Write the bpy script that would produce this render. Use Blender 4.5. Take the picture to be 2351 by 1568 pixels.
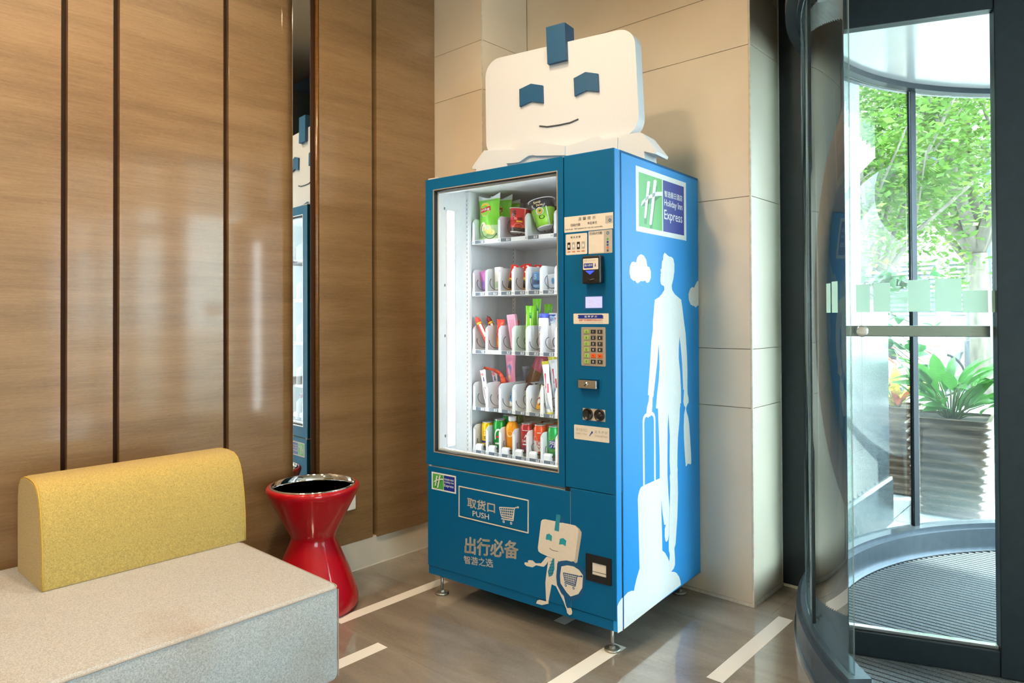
import bpy, bmesh, math, random
from mathutils import Vector, Matrix
from mathutils.geometry import tessellate_polygon

for _o in list(bpy.data.objects):
    bpy.data.objects.remove(_o)
SC = bpy.context.scene
COL = SC.collection
PI = math.pi
rad = math.radians

# ------------------------------------------------------------------ camera
YAW, PITCH, ROLL = 0.7323668, 0.0101560, -0.0043710
F = Vector((math.cos(YAW) * math.cos(PITCH), math.sin(YAW) * math.cos(PITCH), math.sin(PITCH)))
R0 = Vector((math.sin(YAW), -math.cos(YAW), 0))
U0 = R0.cross(F)
R = R0 * math.cos(ROLL) + U0 * math.sin(ROLL)
U = U0 * math.cos(ROLL) - R0 * math.sin(ROLL)
cd = bpy.data.cameras.new('camera')
cam = bpy.data.objects.new('camera', cd)
COL.objects.link(cam)
cd.sensor_fit = 'HORIZONTAL'
cd.sensor_width = 36.0
cd.lens = 1594.609 * 36.0 / 2351.0
cd.shift_y = -(784.0 - 709.057) / 2351.0
cd.clip_start = 0.05
cd.clip_end = 300
cam.matrix_world = Matrix(((R.x, U.x, -F.x, 0), (R.y, U.y, -F.y, 0), (R.z, U.z, -F.z, 1.25), (0, 0, 0, 1)))
SC.camera = cam

# ------------------------------------------------------------------ sky, sun, exposure
w = bpy.data.worlds.new('sky')
SC.world = w
w.use_nodes = True
bg = w.node_tree.nodes['Background']
bg.inputs[0].default_value = (0.78, 0.90, 1.0, 1)
bg.inputs[1].default_value = 15.0
sd = bpy.data.lights.new('sun', 'SUN')
sd.energy = 12.0
sd.angle = rad(3)
sd.color = (1.0, 0.95, 0.86)
sun = bpy.data.objects.new('sun', sd)
COL.objects.link(sun)
sun.rotation_euler = Vector((-0.36, 0.42, -0.83)).to_track_quat('-Z', 'Y').to_euler()
SC.view_settings.view_transform = 'Standard'
SC.view_settings.look = 'None'
SC.view_settings.gamma = 1.0
SC.view_settings.use_curve_mapping = False
SC.view_settings.exposure = 0.0
SC.cycles.max_bounces = 10
SC.cycles.diffuse_bounces = 5
SC.cycles.glossy_bounces = 5
SC.cycles.transmission_bounces = 8
SC.cycles.transparent_max_bounces = 24
SC.cycles.sample_clamp_indirect = 6.0
SC.cycles.caustics_reflective = False
SC.cycles.caustics_refractive = False

LAMP_W = 27.0          # interior downlights
LAMP_COL = (1.0, 0.80, 0.56)


# ------------------------------------------------------------------ helpers
def lin(c):
    return c / 12.92 if c <= 0.04045 else ((c + 0.055) / 1.055) ** 2.4


def srgb(r, g, b):
    return (lin(r / 255), lin(g / 255), lin(b / 255))


MATS = {}


def M(name, col, rough=0.5, metal=0.0, coat=0.0, spec=0.5, emit=None, es=0.0, noise=None, bump=None, sheen=0.0, trans=0.0, coat_r=0.05, tr=0.0):
    """procedural Principled material; noise=(scale, amount, (sx,sy,sz)), bump=(scale, strength, (sx,sy,sz)), tr = leaf translucency"""
    if name in MATS:
        return MATS[name]
    m = bpy.data.materials.new(name)
    m.use_nodes = True
    nt = m.node_tree
    p = nt.nodes['Principled BSDF']
    p.inputs['Base Color'].default_value = (*col, 1)
    p.inputs['Roughness'].default_value = rough
    p.inputs['Metallic'].default_value = metal
    p.inputs['Specular IOR Level'].default_value = spec
    p.inputs['Coat Weight'].default_value = coat
    p.inputs['Coat Roughness'].default_value = coat_r
    p.inputs['Sheen Weight'].default_value = sheen
    p.inputs['Transmission Weight'].default_value = trans
    if emit:
        p.inputs['Emission Color'].default_value = (*emit, 1)
        p.inputs['Emission Strength'].default_value = es
    tc = nt.nodes.new('ShaderNodeTexCoord')

    def tex(scale, st, detail=4):
        mp = nt.nodes.new('ShaderNodeMapping')
        mp.inputs['Scale'].default_value = st
        nt.links.new(tc.outputs['Object'], mp.inputs[0])
        n = nt.nodes.new('ShaderNodeTexNoise')
        n.inputs['Scale'].default_value = scale
        n.inputs['Detail'].default_value = detail
        nt.links.new(mp.outputs[0], n.inputs['Vector'])
        return n
    if noise is None:
        noise = (60.0, 0.03, (1, 1, 1))
    n = tex(noise[0], noise[2])
    cr = nt.nodes.new('ShaderNodeValToRGB')
    a = noise[1]
    cr.color_ramp.elements[0].position = 0.3
    cr.color_ramp.elements[1].position = 0.7
    cr.color_ramp.elements[0].color = (*[max(0, c * (1 - a)) for c in col], 1)
    cr.color_ramp.elements[1].color = (*[min(1, c * (1 + a)) for c in col], 1)
    nt.links.new(n.outputs['Fac'], cr.inputs[0])
    nt.links.new(cr.outputs[0], p.inputs['Base Color'])
    if bump:
        b = tex(bump[0], bump[2] if len(bump) > 2 else (1, 1, 1))
        bn = nt.nodes.new('ShaderNodeBump')
        bn.inputs['Strength'].default_value = bump[1]
        bn.inputs['Distance'].default_value = 0.002
        nt.links.new(b.outputs['Fac'], bn.inputs['Height'])
        nt.links.new(bn.outputs[0], p.inputs['Normal'])
    if tr > 0:
        t = nt.nodes.new('ShaderNodeBsdfTranslucent')
        nt.links.new(cr.outputs[0], t.inputs['Color'])
        mx = nt.nodes.new('ShaderNodeMixShader')
        mx.inputs[0].default_value = tr
        nt.links.new(p.outputs[0], mx.inputs[1])
        nt.links.new(t.outputs[0], mx.inputs[2])
        nt.links.new(mx.outputs[0], nt.nodes['Material Output'].inputs[0])
    MATS[name] = m
    return m


def glass(name, tint=(1, 1, 1), r0=0.04, haze=0.0):
    """clear sheet glass: straight-through transparency plus a Schlick reflection"""
    if name in MATS:
        return MATS[name]
    m = bpy.data.materials.new(name)
    m.use_nodes = True
    nt = m.node_tree
    nt.nodes.remove(nt.nodes['Principled BSDF'])
    out = nt.nodes['Material Output']
    g = nt.nodes.new('ShaderNodeNewGeometry')
    d = nt.nodes.new('ShaderNodeVectorMath')
    d.operation = 'DOT_PRODUCT'
    nt.links.new(g.outputs['Normal'], d.inputs[0])
    nt.links.new(g.outputs['Incoming'], d.inputs[1])

    def math_(op, a, b=None):
        n = nt.nodes.new('ShaderNodeMath')
        n.operation = op
        for i, x in enumerate((a, b)):
            if x is None:
                continue
            if isinstance(x, (int, float)):
                n.inputs[i].default_value = x
            else:
                nt.links.new(x, n.inputs[i])
        return n.outputs[0]
    c = math_('ABSOLUTE', d.outputs['Value'])
    f = math_('POWER', math_('SUBTRACT', 1.0, c), 5.0)
    f = math_('ADD', math_('MULTIPLY', f, 1 - r0), r0)
    t = nt.nodes.new('ShaderNodeBsdfTransparent')
    t.inputs[0].default_value = (*tint, 1)
    gl = nt.nodes.new('ShaderNodeBsdfGlossy')
    gl.inputs['Roughness'].default_value = 0.0
    mx = nt.nodes.new('ShaderNodeMixShader')
    nt.links.new(f, mx.inputs[0])
    nt.links.new(t.outputs[0], mx.inputs[1])
    nt.links.new(gl.outputs[0], mx.inputs[2])
    res = mx
    if haze > 0:
        df = nt.nodes.new('ShaderNodeBsdfDiffuse')
        df.inputs[0].default_value = (0.75, 0.9, 0.82, 1)
        tl = nt.nodes.new('ShaderNodeBsdfTranslucent')
        tl.inputs[0].default_value = (0.75, 0.92, 0.82, 1)
        m1 = nt.nodes.new('ShaderNodeMixShader')
        m1.inputs[0].default_value = 0.6
        nt.links.new(df.outputs[0], m1.inputs[1])
        nt.links.new(tl.outputs[0], m1.inputs[2])
        m2 = nt.nodes.new('ShaderNodeMixShader')
        m2.inputs[0].default_value = haze
        nt.links.new(mx.outputs[0], m2.inputs[1])
        nt.links.new(m1.outputs[0], m2.inputs[2])
        res = m2
    nt.links.new(res.outputs[0], out.inputs[0])
    MATS[name] = m
    return m


_TXT = bpy.data.curves.new('lettering', 'FONT')
_TXT.resolution_u = 2
_TOB = bpy.data.objects.new('lettering', _TXT)
_TC = {}


def text_mesh(s, bold=0.0, spacing=1.0):
    k = (s, bold, spacing)
    if k not in _TC:
        _TXT.body = s
        _TXT.offset = bold
        _TXT.space_character = spacing
        me = _TOB.to_mesh()
        vs = [(v.co.x, v.co.y) for v in me.vertices]
        fs = [tuple(p.vertices) for p in me.polygons]
        _TOB.to_mesh_clear()
        _TC[k] = (vs, fs)
    return _TC[k]


class G:
    """collects geometry with several materials for ONE mesh object"""

    def __init__(self, mat=None):
        self.v, self.f, self.mi, self.sm = [], [], [], []
        self.mats = []
        self.T = Matrix.Identity(4)
        self.smooth = False
        self.cur = 0
        if mat:
            self.mat(mat)

    def mat(self, m):
        if m not in self.mats:
            self.mats.append(m)
        self.cur = self.mats.index(m)
        return self

    def add(self, vs, fs):
        o = len(self.v)
        self.v += [tuple(self.T @ Vector(p)) for p in vs]
        for f in fs:
            self.f.append([o + i for i in f])
            self.mi.append(self.cur)
            self.sm.append(self.smooth)
        return self

    def box(self, x0, x1, y0, y1, z0, z1):
        vs = [(x, y, z) for x in (x0, x1) for y in (y0, y1) for z in (z0, z1)]
        return self.add(vs, [(0, 1, 3, 2), (4, 6, 7, 5), (0, 4, 5, 1), (2, 3, 7, 6), (0, 2, 6, 4), (1, 5, 7, 3)])

    def bbox(self, x0, x1, y0, y1, z0, z1, b=0.004):
        """box with its edges bevelled"""
        bm = bmesh.new()
        bmesh.ops.create_cube(bm, size=1)
        for v in bm.verts:
            v.co = Vector((x0 + (x1 - x0) * (v.co.x + .5), y0 + (y1 - y0) * (v.co.y + .5), z0 + (z1 - z0) * (v.co.z + .5)))
        bmesh.ops.bevel(bm, geom=list(bm.edges), offset=b, segments=3, profile=0.5, affect='EDGES')
        bm.verts.index_update()
        self.add([v.co.copy() for v in bm.verts], [[v.index for v in f.verts] for f in bm.faces])
        bm.free()
        return self

    def flat(self, loops, fn):
        """fill one 2D outline (plus holes) as a flat face set; fn maps (a, b) to 3D"""
        if not isinstance(loops[0][0], (list, tuple)):
            loops = [loops]
        tri = tessellate_polygon([[Vector((a, b, 0)) for a, b in l] for l in loops])
        pts = [p for l in loops for p in l]
        return self.add([fn(a, b) for a, b in pts], [tuple(t) for t in tri])

    def prism(self, loop, fn, t0, t1):
        """extrude a 2D outline; fn maps (a, b, t) to 3D"""
        n = len(loop)
        tri = tessellate_polygon([[Vector((a, b, 0)) for a, b in loop]])
        vs = [fn(a, b, t0) for a, b in loop] + [fn(a, b, t1) for a, b in loop]
        fs = [tuple(t) for t in tri] + [tuple(n + i for i in reversed(t)) for t in tri]
        fs += [(i, (i + 1) % n, n + (i + 1) % n, n + i) for i in range(n)]
        return self.add(vs, fs)

    def lathe(self, prof, n=32, c=(0, 0, 0), caps=True):
        vs, fs = [], []
        for r, z in prof:
            for k in range(n):
                a = 2 * PI * k / n
                vs.append((c[0] + r * math.cos(a), c[1] + r * math.sin(a), c[2] + z))
        for i in range(len(prof) - 1):
            for k in range(n):
                k2 = (k + 1) % n
                fs.append((i * n + k, i * n + k2, (i + 1) * n + k2, (i + 1) * n + k))
        if caps and prof[0][0] > 1e-6:
            fs.append(tuple(reversed(range(n))))
        if caps and prof[-1][0] > 1e-6:
            fs.append(tuple((len(prof) - 1) * n + k for k in range(n)))
        return self.add(vs, fs)

    def tube(self, path, r, n=8, closed=False):
        path = [Vector(p) for p in path]
        rs = r if isinstance(r, (list, tuple)) else [r] * len(path)
        vs, fs = [], []
        m = len(path)
        up = None
        for i, p in enumerate(path):
            a = path[(i - 1) % m] if (closed or i > 0) else p
            b = path[(i + 1) % m] if (closed or i < m - 1) else p
            t = (b - a).normalized()
            if up is None:
                up = Vector((0, 0, 1)) if abs(t.z) < 0.9 else Vector((1, 0, 0))
            s = t.cross(up)
            if s.length < 1e-6:
                s = t.orthogonal()
            s.normalize()
            q = s.cross(t)
            up = q
            for k in range(n):
                an = 2 * PI * k / n
                vs.append(p + (s * math.cos(an) + q * math.sin(an)) * rs[i])
        for i in range(m if closed else m - 1):
            j = (i + 1) % m
            for k in range(n):
                k2 = (k + 1) % n
                fs.append((i * n + k, i * n + k2, j * n + k2, j * n + k))
        if not closed:
            fs.append(tuple(reversed(range(n))))
            fs.append(tuple((m - 1) * n + k for k in range(n)))
        return self.add(vs, fs)

    def text(self, s, x0, y0, w=None, h=None, fn=None, bold=0.0, shear=0.0, spacing=1.0, center=False, heavy=None):
        """flat lettering; lower-left corner (x0, y0) in the (a, b) plane that fn maps to 3D"""
        vs, fs = text_mesh(s, bold, spacing)
        if not vs:
            return self
        xs = [v[0] for v in vs]
        ys = [v[1] for v in vs]
        bw, bh = max(xs) - min(xs), max(ys) - min(ys)
        if h is None:
            sx = sy = w / bw
        elif w is None:
            sx = sy = h / bh
        else:
            sx, sy = w / bw, h / bh
        ox = x0 - (bw * sx / 2 if center else 0)
        mx, my = min(xs), min(ys)
        for dx, dz in heavy or ((0, 0),):
            self.add([fn(ox + dx + (a - mx) * sx + shear * (b - my) * sy, y0 + dz + (b - my) * sy) for a, b in vs], fs)
        return self

    def build(self, name, parent=None, loc=None, label=None, cat=None, group=None, kind=None, subsurf=0, rot=None):
        me = bpy.data.meshes.new(name)
        o = bpy.data.objects.new(name, me)
        vs = self.v
        if loc is not None:
            L = Vector(loc)
            vs = [tuple(Vector(p) - L) for p in vs]
        me.from_pydata(vs, [], self.f)
        for m in self.mats:
            me.materials.append(m)
        me.polygons.foreach_set('material_index', self.mi)
        me.polygons.foreach_set('use_smooth', self.sm)
        me.update()
        COL.objects.link(o)
        if loc is not None:
            o.location = loc
        if parent is not None:
            o.parent = parent
        tag(o, label, cat, group, kind)
        if subsurf:
            s = o.modifiers.new('s', 'SUBSURF')
            s.levels = s.render_levels = subsurf
        return o


def tag(o, label=None, cat=None, group=None, kind=None):
    if label:
        o['label'] = label
    if cat:
        o['category'] = cat
    if group:
        o['group'] = group
    if kind:
        o['kind'] = kind
    return o


def thing(name, label=None, cat=None, loc=(0, 0, 0), rz=0.0, group=None, kind=None):
    o = bpy.data.objects.new(name, None)
    o.empty_display_size = 0.1
    COL.objects.link(o)
    o.location = loc
    o.rotation_euler = (0, 0, rz)
    return tag(o, label, cat, group, kind)


def dup(src, name=None, parent=None, loc=None, rot=None, scale=None):
    """a copy sharing mesh data"""
    c = src.copy()
    if name:
        c.name = name
    COL.objects.link(c)
    if parent is not None:
        c.parent = parent
    if loc is not None:
        c.location = loc
    if rot is not None:
        c.rotation_euler = rot
    if scale is not None:
        c.scale = scale
    return c


def rrect(x0, x1, z0, z1, r, n=5):
    p = []
    for cx, cz, a0 in ((x1 - r, z1 - r, 0), (x0 + r, z1 - r, 90), (x0 + r, z0 + r, 180), (x1 - r, z0 + r, 270)):
        for k in range(n + 1):
            a = rad(a0 + 90 * k / n)
            p.append((cx + r * math.cos(a), cz + r * math.sin(a)))
    return p


def e4(l):
    return [(a * 1e-4, b * 1e-4) for a, b in l]
# ------------------------------------------------------------------ materials of the room
def wood_mat():
    m = bpy.data.materials.new('horizontal_veneer')
    m.use_nodes = True
    nt = m.node_tree
    p = nt.nodes['Principled BSDF']
    tc = nt.nodes.new('ShaderNodeTexCoord')

    def nz(scale, st, detail, rough=0.55):
        mp = nt.nodes.new('ShaderNodeMapping')
        mp.inputs['Scale'].default_value = st
        mp.inputs['Rotation'].default_value = (0, rad(1.5), 0)
        nt.links.new(tc.outputs['Object'], mp.inputs[0])
        n = nt.nodes.new('ShaderNodeTexNoise')
        n.inputs['Scale'].default_value = scale
        n.inputs['Detail'].default_value = detail
        n.inputs['Roughness'].default_value = rough
        nt.links.new(mp.outputs[0], n.inputs['Vector'])
        return n
    fine = nz(8, (1.3, 1.3, 34), 6, 0.65)
    broad = nz(1.6, (0.7, 0.7, 7), 3)
    pore = nz(60, (1, 1, 7), 2)
    a = nt.nodes.new('ShaderNodeMix')
    a.data_type = 'FLOAT'
    a.inputs[0].default_value = 0.55
    nt.links.new(fine.outputs['Fac'], a.inputs[2])
    nt.links.new(broad.outputs['Fac'], a.inputs[3])
    b = nt.nodes.new('ShaderNodeMix')
    b.data_type = 'FLOAT'
    b.inputs[0].default_value = 0.22
    nt.links.new(a.outputs[0], b.inputs[2])
    nt.links.new(pore.outputs['Fac'], b.inputs[3])
    cr = nt.nodes.new('ShaderNodeValToRGB')
    e = cr.color_ramp.elements
    e[0].position = 0.33
    e[0].color = (0.155, 0.082, 0.030, 1)
    e[1].position = 0.68
    e[1].color = (0.315, 0.190, 0.088, 1)
    x = e.new(0.5)
    x.color = (0.232, 0.132, 0.055, 1)
    nt.links.new(b.outputs[0], cr.inputs[0])
    nt.links.new(cr.outputs[0], p.inputs['Base Color'])
    p.inputs['Roughness'].default_value = 0.42
    p.inputs['Coat Weight'].default_value = 0.7
    p.inputs['Coat Roughness'].default_value = 0.09
    bn = nt.nodes.new('ShaderNodeBump')
    bn.inputs['Strength'].default_value = 0.06
    bn.inputs['Distance'].default_value = 0.001
    nt.links.new(fine.outputs['Fac'], bn.inputs['Height'])
    nt.links.new(bn.outputs[0], p.inputs['Normal'])
    return m


WOOD = wood_mat()
DKWOOD = M('dark_groove', (0.04, 0.014, 0.005), 0.55, spec=0.2)
EDGEWOOD = M('panel_edge', (0.16, 0.066, 0.015), 0.25, coat=0.4, noise=(8, 0.15, (1, 1, 12)))
MIRROR = M('mirror_silver', (0.82, 0.84, 0.83), 0.0, metal=1.0, noise=(2, 0.01, (1, 1, 1)))
STONE = M('cream_stone', (0.80, 0.70, 0.56), 0.4, noise=(2.5, 0.05, (1, 1, 1)), coat=0.25, coat_r=0.06)
JOINT = M('dark_joint', (0.09, 0.06, 0.04), 0.8)
CAULK = M('white_caulk', (0.75, 0.70, 0.60), 0.6, noise=(40, 0.12, (1, 1, 1)))
BASEM = M('marble_skirting', (0.66, 0.60, 0.50), 0.12, noise=(6, 0.05, (1, 1, 1)), coat=0.3)
INLAY = M('white_inlay', (0.80, 0.78, 0.73), 0.14, noise=(5, 0.03, (1, 1, 1)))
DKMETAL = M('anthracite_metal', (0.024, 0.036, 0.046), 0.42, metal=0.5, noise=(30, 0.08, (1, 1, 1)))
STEEL = M('brushed_steel', (0.55, 0.56, 0.56), 0.25, metal=1.0, noise=(20, 0.05, (1, 1, 20)))
CEILM = M('ceiling_paint', (0.62, 0.54, 0.43), 0.8)
WALLP = M('warm_plaster', (0.60, 0.52, 0.41), 0.7)


def floor_mat():
    m = bpy.data.materials.new('polished_taupe_stone')
    m.use_nodes = True
    nt = m.node_tree
    p = nt.nodes['Principled BSDF']
    tc = nt.nodes.new('ShaderNodeTexCoord')

    def nz(scale, st, detail, rough=0.6, dist=0.0):
        mp = nt.nodes.new('ShaderNodeMapping')
        mp.inputs['Scale'].default_value = st
        mp.inputs['Rotation'].default_value = (0, 0, rad(14))
        nt.links.new(tc.outputs['Object'], mp.inputs[0])
        n = nt.nodes.new('ShaderNodeTexNoise')
        n.inputs['Scale'].default_value = scale
        n.inputs['Detail'].default_value = detail
        n.inputs['Roughness'].default_value = rough
        n.inputs['Distortion'].default_value = dist
        nt.links.new(mp.outputs[0], n.inputs['Vector'])
        return n
    a = nz(2.0, (3.2, 0.8, 1), 6, 0.6, 0.6)
    g = nz(90, (1, 1, 1), 2)
    mx = nt.nodes.new('ShaderNodeMix')
    mx.data_type = 'FLOAT'
    mx.inputs[0].default_value = 0.2
    nt.links.new(a.outputs['Fac'], mx.inputs[2])
    nt.links.new(g.outputs['Fac'], mx.inputs[3])
    cr = nt.nodes.new('ShaderNodeValToRGB')
    e = cr.color_ramp.elements
    e[0].position = 0.3
    e[0].color = (0.18, 0.152, 0.120, 1)
    e[1].position = 0.72
    e[1].color = (0.33, 0.290, 0.243, 1)
    nt.links.new(mx.outputs[0], cr.inputs[0])
    nt.links.new(cr.outputs[0], p.inputs['Base Color'])
    p.inputs['Roughness'].default_value = 0.12
    p.inputs['Specular IOR Level'].default_value = 0.6
    p.inputs['Coat Weight'].default_value = 1.0
    p.inputs['Coat Roughness'].default_value = 0.03
    return m


FLOORM = floor_mat()

# ------------------------------------------------------------------ floor with inlaid strips
YB = 2.94
floor = thing('floor', 'polished taupe stone floor with white inlaid dashes', None, kind='structure')
G(JOINT).box(-3.2, 3.3, -7.2, 3.0, -0.06, -0.004).build('floor_bed', floor)
XC = [-3.2, -2.55, -1.95, -1.35, -0.75, -0.15, 0.445, 1.043, 1.643, 2.238, 2.888, 3.23]
STR = {8: [(2.42, 2.48), (1.441, 1.505), (0.40, 0.46), (-0.6, -0.54), (-1.9, -1.84)], 7: [(2.117, 2.176), (0.9, 0.96), (-0.3, -0.24)],
       9: [(1.7325, 1.79), (1.058, 1.117), (0.1, 0.16), (-2.4, -2.34)], 6: [(1.55, 1.61), (0.35, 0.41), (-1.2, -1.14)], 5: [(2.3, 2.36), (0.7, 0.76)], 4: [(1.2, 1.26)], 3: [(0.5, 0.56)]}
for i in range(len(XC) - 1):
    x0, x1 = XC[i], XC[i + 1]
    cuts = sorted(STR.get(i, []))
    y = -7.2
    seg = []
    for a, b in cuts:
        seg.append((y, a, 0))
        seg.append((a, b, 1))
        y = b
    seg.append((y, 3.0, 0))
    for a, b, s in seg:
        if s:
            G(INLAY).box(x0 + .0004, x1 - .0004, a, b, -0.02, 0).build('inlay_strip', floor)
        else:
            k = max(1, round((b - a) / 0.9))
            for j in range(k):
                G(FLOORM).box(x0 + .0005, x1 - .0005, a + (b - a) * j / k + .0005, a + (b - a) * (j + 1) / k - .0005, -0.02, 0).build('floor_tile', floor)

# ------------------------------------------------------------------ wood wall
HC = 3.3
wl = thing('wall_left', 'glossy brown wood panel wall with dark vertical grooves', None, kind='structure')
G(DKWOOD).box(-3.2, 2.56, 2.962, 3.05, 0, HC).build('groove_backing', wl)
for a, b in ((-3.2, -2.2), (-2.18, -1.3), (-1.28, -0.4), (-0.38, 0.30), (0.32, 0.7878), (0.8088, 0.9632), (0.9857, 1.3988), (1.4222, 1.79)):
    G(WOOD).bbox(a, b, 2.935, 2.972, 0.10, HC, 0.0012).build('wood_panel', wl)
G(WOOD).bbox(1.831, 2.1355, 2.868, 2.90, 0.141, HC, 0.0012).build('wood_panel', wl)
G(WOOD).bbox(2.1565, 2.5485, 2.857, 2.90, 0.139, HC, 0.0012).build('wood_panel', wl)
eb = G(EDGEWOOD)
eb.smooth = True
eb.lathe([(0.0092, 0.141), (0.0092, HC)], 20, (1.8215, 2.876, 0))
eb.build('edge_moulding', wl)
G(DKWOOD).box(1.7945, 1.8150, 2.884, 2.93, 0.141, HC).build('edge_recess', wl)
G(DKWOOD).box(1.842, 2.56, 2.90, 2.97, 0.12, HC).build('shadow_gap', wl)
mg = G(MIRROR)
mg.box(1.7030, 1.7955, 2.887, 2.891, 0.10, HC)
mg.build('mirror_strip', wl, label='narrow mirror strip between wood panels')
bl = thing('baseboard_left', 'pale marble skirting under the wood panels', None, kind='structure')
G(BASEM).bbox(1.84, 2.548, 2.870, 2.955, 0.0, 0.145, 0.002).build('skirting_slab', bl)
G(BASEM).bbox(-3.2, 1.835, 2.938, 2.957, 0.0, 0.11, 0.002).build('skirting_slab', bl)
G(CAULK).box(-3.2, 2.548, 2.868, 2.8695, 0.0, 0.004).build('caulk_line', bl)

# ------------------------------------------------------------------ cream stone pier and wall behind the machine
wb = thing('wall_back', 'cream stone tiled wall and piers', None, kind='structure')
ZJ = [0.012, 0.848, 1.102, 1.762, 2.419, 2.674, HC]
gp = G(JOINT)
gp.box(2.562, 3.05, 2.505, 3.05, 0, HC).box(2.92, 3.23, 1.24, 2.60, 0, HC)
gp.build('joint_bedding', wb)
g_ = 0.0012
for z0, z1 in zip(ZJ, ZJ[1:]):
    G(STONE).bbox(2.55, 2.564, 2.4965, 2.90, z0 + g_, z1 - g_, 0.0008).build('stone_tile', wb)
    G(STONE).bbox(2.556, 2.905, 2.493, 2.507, z0 + g_, z1 - g_, 0.0008).build('stone_tile', wb)
    G(STONE).bbox(2.907, 2.922, 1.236, 2.4925, z0 + g_, z1 - g_, 0.0008).build('stone_tile', wb)
    G(STONE).bbox(2.9145, 3.222, 1.228, 1.242, z0 + g_, z1 - g_, 0.0008).build('stone_tile', wb)
cg = G(CAULK)
cg.box(2.905, 2.9125, 1.2275, 1.2345, 0.0, HC)
cg.build('corner_bead', wb)
G(CAULK).box(3.2225, 3.2295, 1.226, 1.238, 0.0, HC).build('corner_bead', wb)
G(CAULK).box(2.548, 2.5545, 2.4915, 2.4965, 0.0, HC).build('corner_bead', wb)
G(CAULK).box(2.9005, 2.922, 1.226, 2.492, 0.0, 0.0115).box(2.9105, 3.229, 1.2235, 1.242, 0.0, 0.0115).build('caulk_line', wb)

# ------------------------------------------------------------------ facade, other walls, ceiling
GLASS = glass('sheet_glass', (0.93, 0.975, 0.955))
wf = thing('wall_front', 'anthracite metal facade panels beside the revolving door', None, kind='structure')
G(DKMETAL).bbox(3.23, 3.36, 1.09, 2.6, 0.012, HC, 0.002).build('facade_panel', wf)
G(CAULK).box(3.2275, 3.36, 1.09, 1.228, 0.0, 0.012).build('caulk_line', wf)
G(DKMETAL).bbox(3.25, 3.45, -2.2, 1.09, 2.95, HC, 0.002).build('facade_header', wf)
G(DKMETAL).bbox(3.23, 3.4, -2.42, -2.14, 0, HC, 0.002).build('facade_panel', wf)
win = thing('window_1', 'floor to ceiling lobby glazing', None, kind='structure')
for y in (-2.45, -3.6, -4.8, -6.0, -7.15):
    G(DKMETAL).bbox(3.25, 3.37, y - 0.03, y + 0.03, 0, HC, 0.002).build('mullion', win)
for zz in (0.04, 2.3, HC - 0.05):
    G(DKMETAL).bbox(3.26, 3.36, -7.15, -2.4, zz - 0.04, zz + 0.04, 0.002).build('transom', win)
G(GLASS).box(3.30, 3.308, -7.15, -2.42, 0.05, HC).build('pane', win)
win2 = thing('window_added', 'unseen side window added to daylight the bench', None, kind='structure')  # added window, placed clear of the panel reflections to daylight the bench front
for x in (-3.1, -1.7, -0.3):
    G(DKMETAL).bbox(x - 0.03, x + 0.03, -7.2, -7.08, 0, HC, 0.002).build('mullion', win2)
for zz in (0.04, 2.3, HC - 0.05):
    G(DKMETAL).bbox(-3.1, -0.3, -7.19, -7.09, zz - 0.04, zz + 0.04, 0.002).build('transom', win2)
G(GLASS).box(-3.1, -0.3, -7.15, -7.142, 0.05, HC).build('pane', win2)
wr = G(WALLP).box(-0.3, 3.4, -7.3, -7.15, 0, HC).build('wall_right', kind='structure', label='warm plaster side wall')
wr = G(WALLP).box(-3.35, -3.2, -7.3, 3.05, 0, HC).build('wall_rear', kind='structure', label='warm plaster rear wall')
G(CEILM).box(-3.35, 3.45, -7.3, 3.05, HC, HC + 0.15).build('ceiling', kind='structure', label='warm white lobby ceiling')

# downlights (lobby lamps above the frame; the weaker one added to brighten the pillar)
LENS = M('lamp_lens', (1, 0.9, 0.75), 0.5, emit=(1.0, 0.80, 0.55), es=18)
RING = M('lamp_ring', (0.8, 0.8, 0.78), 0.4)
ld = bpy.data.lights.new('downlight', 'AREA')
ld.shape = 'DISK'
ld.size = 0.22
ld.energy = LAMP_W
ld.color = LAMP_COL
ld.spread = rad(150)
ld2 = ld.copy()
ld2.energy = LAMP_W * 0.42
LSPOT = [(0.0, 2.0, 'nearest the yellow backrest'), (0.9, 1.6, 'above the bench corner'), (1.65, 1.72, 'added in front of the vending machine to brighten the pillar'), (-1.2, 1.6, 'over the far end of the bench')]
for x, y, s in LSPOT:
    t = thing('ceiling_downlight', 'round recessed ceiling downlight ' + s, 'lamp', (x, y, HC), group='lobby downlights')
    G(RING).lathe([(0.085, -0.001), (0.13, -0.001), (0.135, -0.012), (0.09, -0.012)], 32, caps=False).build('trim_ring', t)
    G(LENS).lathe([(0.0, -0.004), (0.088, -0.004)], 32).build('lens', t)
    lo = bpy.data.objects.new('downlight', ld2 if x > 1.5 else ld)
    COL.objects.link(lo)
    lo.parent = t
    lo.location = (0, 0, -0.03)
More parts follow.
